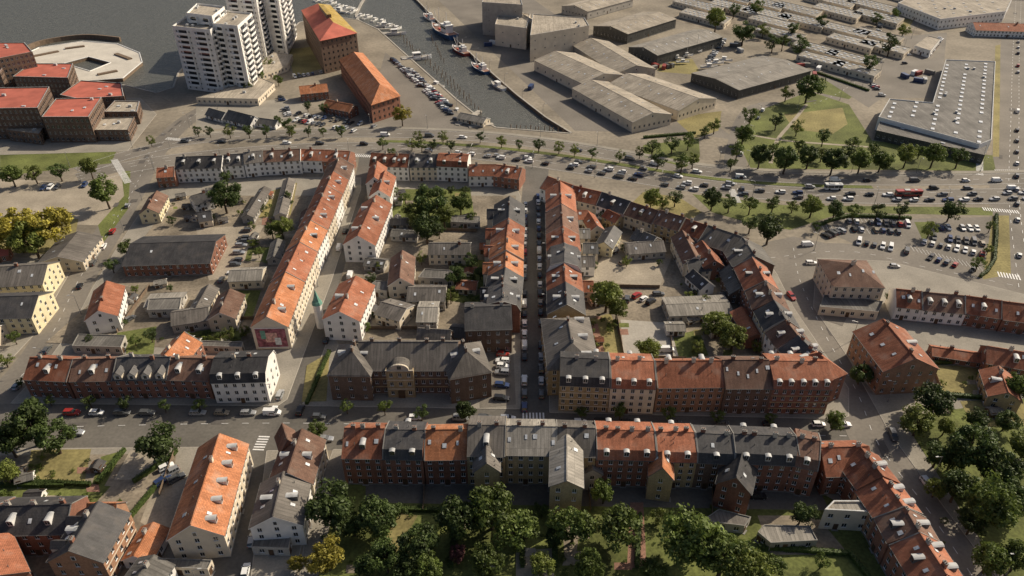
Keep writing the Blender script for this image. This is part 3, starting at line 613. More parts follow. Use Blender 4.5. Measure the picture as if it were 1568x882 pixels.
# =============== BUILDINGS ===============
row([(45,546),(112,549),(178,548),(262,547),(326,549)],['R r g 1 0 2 1 2','B r g 1 0 3 0 2','D r g 0 0 0 2 2 4','B r g 2 0 2 0 2'],11.5,8.5,12.6)
row([(328,548),(410,546)],['D w m 3 0 0 2 2'],13,9.4,14,ends=True)
row([(283,508),(252,545)],['O r g 0 0 2 3 1'],10,8.5,12.5)
def school():
    h=16.4
    house('school_building',G(548,523,h),G(702,523,h),13,10.8,h,'S','k','g',nf=3,ch=4,chm='wall_k',sp=2.3,free=False,band='wall_y')
    for a,b_ in(((547,508),(531,555)),((704,508),(720,555))): house('school_wing',G(*a,h),G(*b_,h),12.5,11,h,'S','k','h',nf=3,dr=1,dl=1,ch=2,chm='wall_k',sp=2.3,band='wall_y')
    c=V2(G(615,523,h)); c.y-=7.9; mb=MB(c); d=Vector((1,0,0)); e=10.9
    wall(mb,c+Vector((-4,-.7,0)),c+Vector((4,-.7,0)),0,e,3,'wall_y',sp=2.2,band='wall_c'); 
    for s_ in(-4,4): mb.box(c+Vector((s_,-.1,0)),d,.3,1.3,0,e,'wall_y')
    arc=[(-2.8,e)]+[(-2.8*math.cos(i*math.pi/10),e+.4+1.9*math.sin(i*math.pi/10)) for i in range(11)]+[(2.8,e)]
    mb.p([c+Vector((x,-.72,z)) for x,z in arc],'wall_c')
    for (x0,z0),(x1,z1) in zip(arc,arc[1:]):
        mb.p([c+Vector((x0,-.9,z0)),c+Vector((x1,-.9,z1)),c+Vector((x1,-.3,z1)),c+Vector((x0,-.3,z0))],'wall_c'); mb.p([c+Vector((x0,-.3,z0-.05)),c+Vector((x1,-.3,z1-.05)),c+Vector((x1,3,z1-.05)),c+Vector((x0,3,z0-.05))],'roof_S')
    mb.box(c+Vector((0,-.8,0)),d,8.4,.35,e-.2,e+.2,'wall_c')
    mb.box(c+Vector((0,-.9,0)),d,2,.3,0,3,'door_wood'); mb.box(c+Vector((0,-.8,0)),d,1.2,.2,e+.5,e+1.6,'glass')
    mb.obj('school_entrance_gable')
school()
house('brick_hall',G(712,470,15),G(782,468,15),14,11,15,'D','k','g',nf=3,ch=2)
house('school_wing',G(690,505,12),G(640,502,12),8,8,12,'S','k','g',ch=1)
for (a,b_,s) in [((858,547),(934,550),'D y m 3 2 0 0 2'),((934,550),(1003,552),'R c m 3 1 0 2 2'),((1003,552),(1106,551),'R o g 0 2 0 2 3'),((1106,551),(1178,551),'B k g 0 0 5 1 2'),((1178,551),(1268,552),'R r m 5 3 0 2 3')]: row([a,b_],[s],13,11.4,16.4,band='wall_c' if s[2] in 'yc' else ('wall_y' if s[2]=='r' else None),sp=2.3)
house('town_house',G(1232,525,16),G(1282,562,16),11,11.3,16,'R','r','h',dr=2,ch=1)
house('town_house',G(866,470,16),G(880,548,16),14,11.3,16,'S','y','h',dl=3,sr=4,ch=2)
row([(527,655),(589,656),(650,657),(717,656)],['R r g 1 0 3 0 3','D r m 2 1 0 0 2','O r g 0 0 3 0 2'],12.5,11.2,16,sp=2.3)
row([(717,650),(775,651),(852,652),(912,654)],['S y g 1 0 0 0 2','G y g 0 0 4 0 2','S y g 0 0 2 0 2'],12.9,12.8,17,sp=2.3)
row([(912,658),(1003,660),(1065,661)],['R r m 3 2 0 0 4','R y m 2 1 0 0 3'],12.5,11.2,16,sp=2.3)
row([(1065,662),(1122,664),(1220,668),(1258,676)],['D k m 1 0 1 0 2','D r m 3 2 0 0 4','B r m 1 0 0 0 2'],12.5,11.2,16,sp=2.3)
for a,b_,w_,e,r_,rf,wl in[((868,665),(868,735),8,13.5,16,'G','y'),((1015,690),(1015,715),6,10,14,'O','y'),((1138,690),(1128,730),8.5,9.5,14,'D','r'),((745,680),(745,708),6.5,11.5,15,'S','y'),((905,690),(908,718),5,7,9,'S','g')]:
    house('town_house_wing',G(*a,r_),G(*b_,r_),w_,e,r_,rf,wl,'g',ch=0,sr=1,sl=1)
row([(1258,684),(1330,682)],['R r g 0 0 4 2 2'],12,8.5,13,ends=True)
row([(1318,686),(1352,730),(1385,775),(1408,815),(1450,880),(1490,940)],['R r g 0 1 1 2 2','R o g 0 2 2 1 2','B r g 1 1 2 2 2','R r g 1 2 2 1 2','R r g 1 2 1 2 2'],12,8.8,13)
flat('workshop',[(1262,782),(1276,768),(1352,768),(1340,786)],7,'c','G',2); flat('garage_row',[(1160,815),(1170,804),(1240,806),(1252,828),(1180,832)],3,'g','G',1,sp=3)
flat('garage_row',[(1075,798),(1100,780),(1150,792),(1140,806)],3,'g','S',1); flat('garden_shed',[(385,838),(392,815),(446,818),(442,840)],3,'g','K',1)
house('apartment_house',G(336,664,14),G(292,803,14),12.8,9,14,'O','c','g',nf=3,dl=5,sr=3,sl=3,ch=1)
row([(462,656),(440,722)],['B c g 1 1 2 2 1'],11,8.5,13,ends=True); row([(434,722),(418,790)],['S w g 1 1 2 2 1'],12.5,8.5,12.5,ends=True)
house('town_house',G(432,648,13),G(440,672,13),5,9,13,'B','r','g',ch=0)
row([(-60,776),(-5,775),(110,772)],['D r g 2 0 2 1 2','D r g 2 0 1 1 3'],11,9,13)
house('brick_villa',G(150,768,14),G(105,842,14),12.5,9.5,14,'D','o','g',gr=2,dr=1,sr=2,ch=2,band='wall_c'); house('brick_villa',G(-30,820,13),G(-5,880,13),10,9,13,'R','r','g')
house('brick_villa',G(178,772,12),G(135,772,12),6,9,12.5,'O','o','g',ch=0)
house('garden_house',G(234,800,6),G(205,850,6),7,3.8,6,'O','w','g',sr=3,ch=1); house('white_house',G(235,850,8),G(195,905,8),9,5.5,8,'K','w','g',sr=3,ch=1)
flat('garage_row',[(228,868),(240,855),(325,858),(318,872)],3,'c','K',1)
pts=[(408,484),(437,416),(459,370),(476,338),(490,309),(501,284),(511,262),(520,240)]
row(pts,['O c g 2 0 1 4 1','R c g 0 0 3 3 1','O w g 1 0 3 2 1','R c g 1 0 2 3 1','R w g 1 0 2 2 1','R c g 1 0 2 2 1','B w g 1 0 1 1 1'],12,10.5,15)
q0=G(408,484,15); c=V2(q0); mb=MB(c); dd=(V2(G(437,416,15))-c).normalized(); nr=Vector((dd.y,-dd.x,0))
mb.box(c-dd*.06,nr,9.8,.08,.9,9.0,'wall_m'); mb.box(c-dd*.12,nr,4,.06,3.2,7.0,'flower'); mb.box(c-dd*.16+nr*2,nr,2,.06,2,5,'skylight_glass'); mb.box(c-dd*.16-nr*2.5,nr,1.6,.06,4.6,8.0,'copper')
for z_ in(.9,8.8): mb.box(c-dd*.13,nr,10.0,.06,z_,z_+.25,'white_paint')
mb.obj('gable_mural')
house('corner_house',G(545,424,13),G(520,478,13),12.5,9.5,13.5,'R','w','g',dr=1,sl=2,sr=3,ch=1); house('town_house',G(576,300,13),G(548,362,13),12.5,9,13.5,'R','w','g',dr=2,sl=3,sr=1,ch=2,dl=1)
house('town_house',G(590,262,12),G(580,292,12),9,9,12.5,'R','w','g',dl=1,sr=1); house('town_house',G(578,248,12),G(573,272,12),8,9,12.5,'R','w','g')
c=V2(G(492,500)); mb=MB(c); mb.cyl(c,1.6,1.5,0,9.8,'wall_w',8); mb.cyl(c,1.9,1.5,9.8,10.9,'copper',8); mb.cyl(c,1.3,.9,10.9,12.3,'copper',8); mb.cyl(c,.9,.05,12.3,15.5,'copper',8); mb.obj('turret_spire')
row([(270,240),(340,238)],['D w g 3 0 1 0 2'],11,8.6,12.5,ends=True)
row([(240,258),(268,256)],['R r g 0 0 1 0 1'],9,6,9)
row([(342,236),(372,234),(402,231),(460,228)],['D w g 2 0 2 0 1','S w g 1 0 2 0 1','B w g 2 0 3 0 2'],11,8.3,12)
row([(460,229),(497,230),(537,232)],['R w g 1 0 2 0 1','R r g 1 0 3 0 1'],11,7.5,11)
row([(568,234),(628,236),(671,236),(718,238)],['R w g 4 0 1 0 2','D c g 2 0 2 0 2','R w m 2 0 1 0 2'],11.5,8.6,12.8)
row([(718,252),(760,252),(800,257)],['R w g 0 0 3 0 1','R r g 1 0 2 0 2'],11,6.5,10)
row([(780,300),(779,334),(776,362),(775,384),(774,408),(770,434),(768,462)],['D w g 1 1 1 1 1','R c g 1 1 1 1 1','O c g 0 1 2 1 1','O w g 1 1 1 1 1','D c g 1 1 0 1 1','D r m 1 1 1 1 2'],12.5,9.8,14.2)
for (x,y,rf) in((752,320,'D'),(750,350,'R'),(748,376,'R'),(746,402,'O'),(742,440,'D')): house('town_house_wing',G(x-6,y,11),G(x+14,y,11),6,8,11,rf,'c','g',ch=0,sr=1)
row([(858,278),(860,312),(862,345),(864,372),(864,402),(866,432),(868,468)],['R w g 1 1 0 1 1','B c g 0 1 1 1 1','R w g 1 1 1 1 1','D w m 1 1 1 1 1','R r g 1 1 2 1 1','D y g 1 1 2 1 1'],12.5,9.8,14.2)
for (x,y,rf,wl) in((893,350,'G','c'),(900,392,'S','w'),(905,372,'K','c'),(898,430,'R','c'),(890,322,'R','w')): house('back_house',G(x-12,y,8),G(x+10,y,8),7,5.5,8,rf,wl,'g',ch=0,sr=1)
row([(838,270),(878,284),(922,294),(966,308)],['R w g 1 0 1 0 1','R c g 1 0 2 0 1','D w g 1 0 2 0 1'],11,7.5,11.5)
row([(966,308),(1010,322),(1050,334),(1088,346)],['B c g 1 0 3 0 1','B y g 0 0 4 0 2','R w g 1 0 1 0 2'],11,7.5,11.5)
row([(1084,344),(1138,362),(1158,392)],['S k g 0 0 2 0 2','K k g 1 0 2 0 2'],14,9,13.5)
row([(1152,392),(1172,430),(1185,460),(1203,490),(1222,514),(1245,538)],['R r g 1 1 1 1 1','B r g 1 1 2 1 2','D c g 1 1 1 1 1','B w g 1 1 1 2 1','D r g 1 1 1 1 2'],12,9.8,14.5)
YH=[((200,373),(330,369),20,6,9.5,'D','r'),((352,414),(402,412),9,4.5,6.5,'G','c'),((352,442),(336,478),9,6,9,'B','c'),((262,478),(318,470),9,4.5,7,'S','g'),((405,285),(378,328),5,3.5,5,'S','g'),((442,272),(428,325),5,3.2,4.6,'S','c'),
((292,300),(320,292),8,5,8,'D','w'),((302,325),(322,322),6,4,7,'D','c'),((240,292),(225,318),8,5.5,8.5,'B','v'),((163,430),(150,475),10,7,10.5,'R','w'),((120,354),(88,392),15,5,8,'S','c'),
((616,383),(612,425),9,6.5,10,'B','c'),((657,372),(720,372),9,6,8.5,'S','c'),((585,335),(625,335),6,3,4.2,'S','g'),((600,352),(640,354),6,3,4.2,'K','g'),((625,440),(682,440),10,5,7.5,'S','g'),((585,462),(622,472),10,5,7,'S','c'),
((640,470),(670,470),12,5,7,'G','g'),((690,500),(735,505),7,4,5.5,'S','g'),((700,430),(730,432),6,3,4.5,'R','c'),((1020,466),(1116,462),11,4,5,'G','g'),((1020,496),(1048,496),5,3,4,'G','w'),
((960,372),(1015,368),9,4,6.5,'S','g'),((940,345),(925,370),7,5,7.5,'D','v'),((975,350),(1005,362),8,5,8,'K','c'),((1052,398),(1085,395),8,5.5,8.5,'D','c'),((1045,352),(1065,392),8,6.5,10,'B','c'),((1075,368),(1095,398),8,7,10,'R','r'),((1062,412),(1085,432),6,4,6.5,'D','w'),
((1118,405),(1135,440),7,5,8,'K','k'),((900,322),(915,345),6,5,7.5,'R','c'),((930,320),(950,330),6,5,7.5,'R','y'),((1135,470),(1160,510),7,5,7,'R','r'),((1175,505),(1200,530),6,5,7,'B','r'),((280,455),(225,458),8,3,3.6,'G','g'),
((320,435),(300,470),6,4,6,'S','c'),((470,318),(465,340),5,4,6,'B','c'),((425,365),(418,392),5,3,4.5,'K','g'),((1085,498),(1120,492),6,3,4,'S','g'),((560,395),(590,398),6,3,4.5,'K','g'),((735,372),(745,372),5,3,4.5,'R','g'),((600,300),(615,300),5,3,4.2,'S','g')]
for a,b_,w_,e,r_,rf,wl in YH: house('courtyard_house' if w_<15 else 'long_hall',G(*a,r_),G(*b_,r_),w_,e,r_,rf,wl,'g',ch=1 if r_>7.5 and w_<15 else 0,sr=R.choice((0,1,2)),sl=R.choice((0,1)))
for p_,h_ in[([(110,530),(120,512),(192,514),(185,532)],3.2),([(305,530),(308,522),(372,524),(370,532)],3),([(225,475),(228,458),(278,456),(275,474)],3.5),([(640,425),(650,412),(700,415),(695,428)],4),([(560,442),(575,430),(600,432),(592,446)],3.4),([(690,330),(735,332),(735,342),(690,340)],3)]: flat('garage_row',p_,h_,'g','K',1)
for i in range(44):
    q=R.choice(YZ)
    x,y=R.uniform(q[0][0],q[1][0]),R.uniform(q[0][1],q[1][1]); a=V2(G(x,y)); t=R.choice((0.05,1.5,.4)); d=Vector((math.cos(t),math.sin(t),0))
    house('garden_shed',a,a+d*R.uniform(2.6,4.5),R.uniform(2.2,3.2),2.2,3.0,R.choice('DSRKG'),R.choice('gcwk'),'g',nf=1,ch=0)
house('warehouse',G(-60,412,12),G(72,404,12),14,8,12,'S','v','g',nf=3,sr=5,ch=2); house('warehouse',G(-60,456,12),G(58,452,12),14,8,12,'D','v','g',nf=3,sr=3,ch=1)
house('shed',G(-20,385,5),G(12,380,5),6,3.5,5,'F','r','g',ch=0); house('shed',G(-80,500,8),G(-10,500,8),10,5,8,'G','c','g')
for p_,h_,rf,f in[([(-60,72),(-50,66),(38,66),(50,80),(-10,92)],22,'F',7),([(20,118),(48,98),(112,98),(104,120)],13,'F',4),([(92,146),(124,124),(186,128),(190,148),(120,152)],9,'F',3),([(-70,168),(-40,136),(76,134),(58,166)],17,'F',5),([(64,180),(86,152),(156,150),(136,180)],14,'F',4),([(140,200),(156,182),(206,180),(196,200)],6,'E',2),([(160,172),(176,155),(214,156),(210,172)],7,'E',2),([(-80,110),(-60,95),(10,96),(0,112)],16,'F',5),([(10,200),(25,185),(70,190),(60,206)],6,'E',2)]:
    flat('brick_apartment_block',p_,h_,'k',rf,f,sp=2.6,ww=1.5,wh=1.7,units=1,sky=2,deep=False)
for p_,h_,pn in[([(264,42),(322,48),(344,30),(290,24)],38,0),([(326,38),(364,42),(386,22),(347,18)],40,1),([(286,22),(325,27),(344,12),(302,7)],43,2),([(345,-4),(392,0),(408,-22),(362,-26)],40,0),([(388,-14),(425,-10),(440,-32),(402,-36)],42,1)]:
    flat('white_apartment_tower',p_,h_,'w','E',12,sp=4.4,ww=1.1,wh=1.1,units=3,deep=False,balc=True,par=1.0)
for p_ in([(300,150),(395,152),(420,128),(395,118),(330,142)],[(392,118),(440,100),(448,84),(420,80),(390,100)]): flat('tower_podium',p_,4,'c','E',1,units=2)
def hipblock(name,pts,h,rh,wl,rf,nf,top=0):
    p=ccw([V2(G0(x,y,h)) for x,y in pts]); c=sum(p,Vector())/4; mb=MB(V2(c))
    for i in range(4): wall(mb,p[i],p[(i+1)%4],0,h,nf,'wall_'+wl,sp=3.2,ww=1.2,wh=1.5,deep=False,frame='wall_'+wl)
    li=0 if (p[1]-p[0]).length>(p[2]-p[1]).length else 1
    a,b_,e,f=p[li],p[(li+1)%4],p[(li+2)%4],p[(li+3)%4]
    m1=(a+f)/2; m2=(b_+e)/2; d=(m2-m1); L_=d.length; d.normalize(); w_=(a-f).length; k=min(w_/2,L_/2-.5)
    r1=m1+d*k+Z*(h+rh); r2=m2-d*k+Z*(h+rh); a,b_,e,f=[(c+(q-c)*1.03)+Z*h for q in(a,b_,e,f)]
    mb.p([a,b_,r2,r1],RN[rf[0]]); mb.p([e,f,r1,r2],RN[rf[-1]]); mb.p([b_,e,r2],RN[rf[0]]); mb.p([f,a,r1],RN[rf[-1]])
    mb.p([f,e,b_,a],'plinth')
    if top: mb.box((r1+r2)/2,d,L_*.35,3,h+rh-1.5,h+rh+2,'wall_'+wl,RN[rf[0]])
    mb.obj(name)
hipblock('brick_grain_warehouse',[(490,62),(462,16),(505,8),(546,50)],22,6,'k','YF',6,1)
hipblock('brick_warehouse',[(568,160),(520,92),(556,82),(612,146)],11,6,'r','OO',3)
house('brick_annex',G(458,132,9),G(500,128,9),10,5.5,9,'O','r','g'); house('brick_annex',G(500,150,9),G(540,160,8),9,5,8,'O','r','g')
for a,b_,r_,e,w_ in(((320,165),(345,172),6,3,7),((350,168),(390,178),7,3,9),((395,180),(425,184),5,3,6)): house('pavilion',G(*a,r_),G(*b_,r_),w_,e,r_,'K','w','g',ch=0)
house('boat_shed',G(705,172,5),G(745,180,5),8,3,5,'G','c','g',ch=0)
flat('silo_building',[(738,4),(745,-14),(795,-10),(800,8)],24,'g','E',3,sp=9,ww=.9,wh=.9,deep=False,units=2); flat('silo_building',[(812,55),(816,22),(895,28),(902,40)],18,'c','E',3,sp=8,ww=.9,wh=.9,deep=False,units=2)
flat('silo_building',[(758,38),(765,18),(812,22),(806,44)],15,'c','E',2,sp=9,ww=.9,wh=.9,deep=False,units=2)
house('industrial_hall',G(775,5,18),G(815,30,18),18,12,18,'E','c','g',nf=2,ch=0,deep=False)
for nm,a,b_,w_,e,r_,rf,wl in[('industrial_hall',(850,78),(925,112),30,8,12,'E','c'),('industrial_hall',(905,58),(975,100),26,7,11,'E','g'),('industrial_hall',(905,122),(1000,172),24,7,10.5,'E','c'),('industrial_hall',(960,112),(1070,150),30,7,11,'E','c'),
 ('dark_hall',(935,40),(1010,18),30,8,11,'E','n'),('dark_hall',(985,72),(1085,45),24,8,11,'G','n'),('grain_hall',(1095,120),(1205,92),36,6.5,8.5,'G','n'),
 ('hall',(880,8),(950,-10),26,7,10,'E','g')]:
    house(nm,G(*a,r_),G(*b_,r_),w_,e,r_,rf,wl,'g',nf=1,ch=0,sr=9,sl=9,deep=False,sp=8)
for x,y in[(1065,2),(1110,-12),(1160,-2),(1215,8),(1268,-6),(1330,2),(1290,40),(1340,48),(1245,68),(1295,82),(1180,28),(1390,-25)]:
    for k in range(2):
        flat('terraced_house_row',[(x-35+k*10,y+k*17),(x-22+k*10,y-7+k*17),(x+45+k*10,y+9+k*17),(x+34+k*10,y+18+k*17)],4,'c','G',1,sp=4,deep=False,skyw=1.3,skyl=2.2,grid=(5,5))
flat('supermarket',[(1345,180),(1362,152),(1428,158),(1448,92),(1524,95),(1518,215),(1500,222)],7,'w','K',1,sp=4,units=8,skyw=1.8,skyl=3,deep=False,grid=(8,11))
flat('supermarket_annex',[(1342,200),(1350,180),(1512,222),(1508,238)],5,'n','K',1,sky=4)
flat('white_warehouse',[(1375,5),(1410,-12),(1550,-2),(1540,18),(1440,30)],8,'w','E',2,sp=4,grid=(12,14),units=3,deep=False); flat('white_warehouse',[(1380,-25),(1440,-45),(1620,-30),(1600,-15)],8,'w','E',2,sp=4,deep=False)
house('red_roof_house',G(1490,35,9),G(1590,38,9),16,5.5,9.5,'R','w','g',sr=3)
flat('kiosk_hall',[(1400,70),(1420,55),(1440,60),(1425,78)],5,'w','E',1)
house('corner_villa',G(1268,402,14),G(1345,404,14),16.5,9.5,14,'B','c','h',nf=3,sr=4,ch=2)
house('brick_apartment_house',G(1352,490,15),G(1402,550,15),15.5,10.5,15.5,'R','o','g',nf=3,sr=3,sl=3,ch=2,dl=1)
row([(1372,442),(1412,446),(1478,452),(1535,460),(1600,468)],['R w g 1 0 2 0 1','B w g 3 0 0 0 2','R r g 1 0 2 0 1','R r g 0 0 2 0 1'],10.5,6.4,10.6)
row([(1428,530),(1508,542)],['R r g 0 0 0 0 1'],6,3,4.6,ends=True); row([(1512,530),(1600,545)],['R r g 1 0 1 0 1'],9,6,9.5,ends=True); row([(1530,560),(1545,600)],['R y g 1 0 1 0 1'],9,5,8,ends=True)
flat('annex',[(1255,470),(1262,452),(1300,455),(1352,462),(1345,478)],3.5,'c','K',1)

# =============== TREES ===============
for t in [(15,265,17),(50,262,16),(88,258,16),(135,252,18),(158,290,24),(20,345,34,'c'),(72,335,36,'c'),(45,360,30,'d'),(-15,350,30,'c'),
 (340,295,26),(345,270,12),(655,305,28),(652,340,28),(705,308,18),(680,330,18),(672,352,12),(635,325,18),(430,345,18),(415,350,14),(930,445,30,'d'),(945,470,18,'d'),(1100,490,26,'d'),(1125,510,24,'d'),(990,532,22,'d'),(998,302,18,'d'),(1015,308,12,'d'),(645,395,10),(568,425,12),(712,290,10),(600,292,12),
 (190,378,14),(170,405,12),(230,512,12),(135,520,10),(20,515,12),(5,548,14,'d'),(700,420,18),(722,400,14),(690,450,14),(735,415,12),(910,405,9),(1055,450,9),(1080,460,10),(395,385,9),(350,512,11),(335,512,9),(205,520,10),
 (722,330,10),(620,300,11),(690,290,9),(560,380,9),(580,405,9),(675,390,8),(735,455,10),(560,500,9),(880,480,9),(925,330,9),(960,400,8),(1150,465,9),(1160,530,10),(1070,530,11),(205,440,9),(260,440,7),(375,505,9),(440,300,9),(385,370,8),(262,335,9),(290,270,7),(1010,400,7),(905,520,9),
 (40,640,42,'b'),(80,668,28,'b'),(10,672,30,'b'),(238,678,33,'b'),(487,655,17),(645,630,15),(712,628,18),(588,622,14),(530,622,12),(304,618,12),(250,620,12),(190,617,13),(135,612,13),(75,612,10),
 (950,628,15),(1025,632,13),(890,630,12),(1100,635,12),(1280,640,19),(8,725,22),(0,770,20),(1180,640,10),
 (505,775,42),(540,800,24),(578,785,38),(640,828,34),(700,790,38),(752,775,40),(790,805,36),(878,800,36),(948,800,40),(1055,815,52,'a'),(1110,845,46,'a'),(1150,868,36,'d'),(500,848,30,'c'),(455,862,16,'c'),(590,850,32),(620,870,26),(700,848,16,'e'),(925,752,22),(1230,782,24,'b'),(745,856,30),(560,865,22),(830,860,22,'d'),(900,868,28),(1000,872,26),(660,868,26),(1190,862,18),(1010,790,16,'d'),(830,780,14),(1260,858,16),(610,780,16),(850,820,18),
 (1435,608,30,'b'),(1410,640,28),(1490,680,40,'b'),(1535,712,38,'b'),(1440,690,27),(1525,770,46),(1470,740,32),(1520,850,32),(1435,745,18),(1560,590,26),(1545,640,20),(1320,570,18,'b'),(1562,850,30),(1500,640,22,'b'),(1535,600,14),(1550,760,34,'b'),(1575,680,30),(1490,800,22),(1460,700,22),(1450,650,18),
 (1140,200,17),(1130,225,16),(1165,236,18),(1205,240,21),(1240,236,18),(1278,242,21),(1320,243,18),(1352,240,19),(1390,236,17),(1432,235,18),(1470,238,16),(1150,175,13),(1190,183,13),(1222,192,13),(1262,208,13),(1308,215,14),(1240,128,22,'b'),(1205,140,12),(1185,225,13),(1225,222,12),(1260,232,13),(1300,230,13),(1338,228,12),(1410,228,12),(1120,250,10),
 (1098,25,18),(1125,12,12),(1140,45,18),(1170,42,12),(1160,10,12),(1200,62,12),(1185,62,14),(1228,68,16),(1335,92,16),(1365,65,16),(1385,42,12),(1258,28,12),(1215,42,12),(1372,18,9),(1345,25,10),
 (1035,300,14),(1092,302,17),(1118,308,15),(1150,310,16),(1185,308,16),(1180,345,25),(1150,340,15),(1245,312,18),(1280,318,17),(1310,320,15),(1345,320,16),(1382,318,16),(1458,318,18),(1425,350,13),(1215,312,12),
 (1000,225,15),(1030,218,14),(1055,214,13),(1045,245,16),(1008,243,14),(1062,242,13),(980,232,9),(1095,190,12,'d'),(1080,200,10),
 (1250,345,9,'b'),(1500,400,14),(1518,345,10),(1515,380,9),(1365,455,10),(615,175,14,'c'),(610,160,8),(440,190,14),(425,182,9),(495,165,9),(470,160,9),(400,115,8),(425,120,9),(380,130,9),(410,95,8)]: tree(*t)
for q in [(x,202-abs(x-420)*.01) for x in (302,322,347,378,410,445,470,495,520)]: tree(q[0]+R.uniform(-4,4),q[1]-2,R.uniform(8,11))
for x,y in [(630,218),(645,220),(662,220),(690,222),(640,206),(678,208),(735,208),(768,214),(795,219),(825,220),(856,224),(880,229),(907,233),(950,238),(585,216)]: tree(x,y,R.uniform(8.5,11))
for x,y in [(30,585),(530,240),(600,232),(230,215)]: tree(x,y,8)
for i in range(270):
    q=R.choice(YZ+[((480,770),(1150,880)),((480,770),(1150,880)),((1390,600),(1560,870)),((0,690),(230,790))])
    bush(R.uniform(q[0][0],q[1][0]),R.uniform(q[0][1],q[1][1]),R.uniform(4,10)*.8)
for h_ in [[(470,620),(505,540)],[(42,740),(140,744)],[(150,742),(192,690)],[(205,740),(262,702),(270,690)],[(195,800),(245,740)],[(560,780),(800,788)],[(800,790),(800,870)],[(850,780),(850,870)],[(1160,840),(1300,850)],[(1300,850),(1340,900)],[(560,590),(740,592)],[(975,870),(980,790)],
  [(1425,558),(1525,556)],[(1512,612),(1440,606)],[(1250,112),(1330,140)],[(985,212),(1065,205)],[(1525,330),(1522,400),(1500,425)],[(290,535),(370,540)],[(100,745),(0,745)],[(610,785),(560,870)],[(700,785),(690,870)],[(1255,346),(1300,332),(1395,336)]]: hedge(h_)
for f_ in [[(560,505),(640,505)],[(590,350),(730,356)],[(640,355),(645,300)],[(945,490),(955,548)],[(955,548),(1050,552)],[(1030,552),(1025,500)],[(360,490),(400,490)],[(900,440),(1010,442)],[(650,742),(648,785)],[(900,745),(905,785)],[(1090,750),(1090,790)],[(270,690),(245,760)],[(230,440),(180,510)],[(690,390),(685,470)],[(1440,600),(1425,560)]]: fence(f_)

# =============== CARS ===============
Q=dict(name='car',z=.09)
cars([(724,238),(820,250),(940,270),(1060,291),(1200,303),(1400,308),(1600,305)],7.6,.86,0,0,True,jit=1.2,**Q)
cars([(880,254),(940,262),(1060,283),(1200,296),(1400,300),(1600,296)],8.2,.72,0,0,True,jit=1.5,**Q)
cars([(600,228),(940,254),(1060,275),(1200,287),(1560,290)],19,.7,0,0,False,jit=4,**Q)
cars([(540,207),(700,211),(820,222),(940,240),(1060,263),(1200,276),(1560,278)],21,.7,0,jit=6,van=.3,**Q)
cars([(300,218),(560,222)],18,.7,0,jit=6,**Q)
cars([(20,590),(75,520),(120,430),(160,365),(205,290)],17,.6,2,jit=5,name='car',z=.02)
cars([(440,630),(475,540),(510,450),(545,350),(560,280)],6.8,.6,4); cars([(440,630),(475,540),(510,450),(545,350)],6.8,.45,-4)
cars([(350,880),(385,730),(405,680)],9,.5,4)
cars([(803,625),(803,500),(803,400),(805,300)],6,.93,0,k=2); cars([(829,605),(828,500),(826,400),(824,300)],6.1,.9,0,k=2)
cars([(110,634),(430,634)],7.5,.7,0); cars([(80,664),(240,666)],7,.75,0); cars([(490,640),(800,643)],7,.7,0); cars([(850,648),(1290,652)],7,.75,0); cars([(500,674),(780,676)],6.5,.6); 
for a in ([(1265,362),(1300,352),(1385,357)],[(1300,340),(1395,346)],[(1315,372),(1400,388)],[(1412,392),(1500,418)],[(1415,372),(1510,392)],[(1440,350),(1515,352)],[(1430,365),(1512,375)]): cars(a,3.0,.72,0,85,k=2,jit=.1)
for a in ([(602,92),(700,185)],[(625,105),(690,165)]): cars(a,3.0,.85,0,60,k=2,jit=.1)
for a in ([(450,175),(575,195)],[(455,185),(560,205)],[(430,150),(445,185)],[(380,345),(355,425)],[(770,545),(768,612)],[(1325,115),(1352,150)],[(1420,85),(1440,60)],[(445,120),(500,110)],[(130,285),(60,290)],[(1350,35),(1340,60)],[(975,455),(1010,470)],[(240,700),(275,740)],[(600,265),(700,270)],[(1085,95),(1110,60)]): cars(a,3.0,.65,0,85,k=2,jit=.15,z=.14)
cars([(1130,290),(1130,230),(1165,165)],14,.5,2); cars([(1548,420),(1545,300),(1548,180),(1552,60)],17,.6,3,name='car'); cars([(1320,600),(1345,680),(1420,780)],9,.3,-5)
cars([(1240,400),(1400,408),(1560,442)],16,.4,2,name='car'); cars([(1140,380),(1225,470)],9,.2)
for x,y,a in((1160,762,0),(955,405,20),(1008,452,0),(1020,538,0),(960,460,80),(200,490,60),(340,430,90),(1070,450,0),(250,738,50),(1390,85,20),(1385,98,10)): car(V2(G(x,y)),Vector((math.cos(rad(a)),math.sin(rad(a)),0)),z=.15)
put(VANS[0],'van',tuple(V2(G(1236,376),.02)),.1)
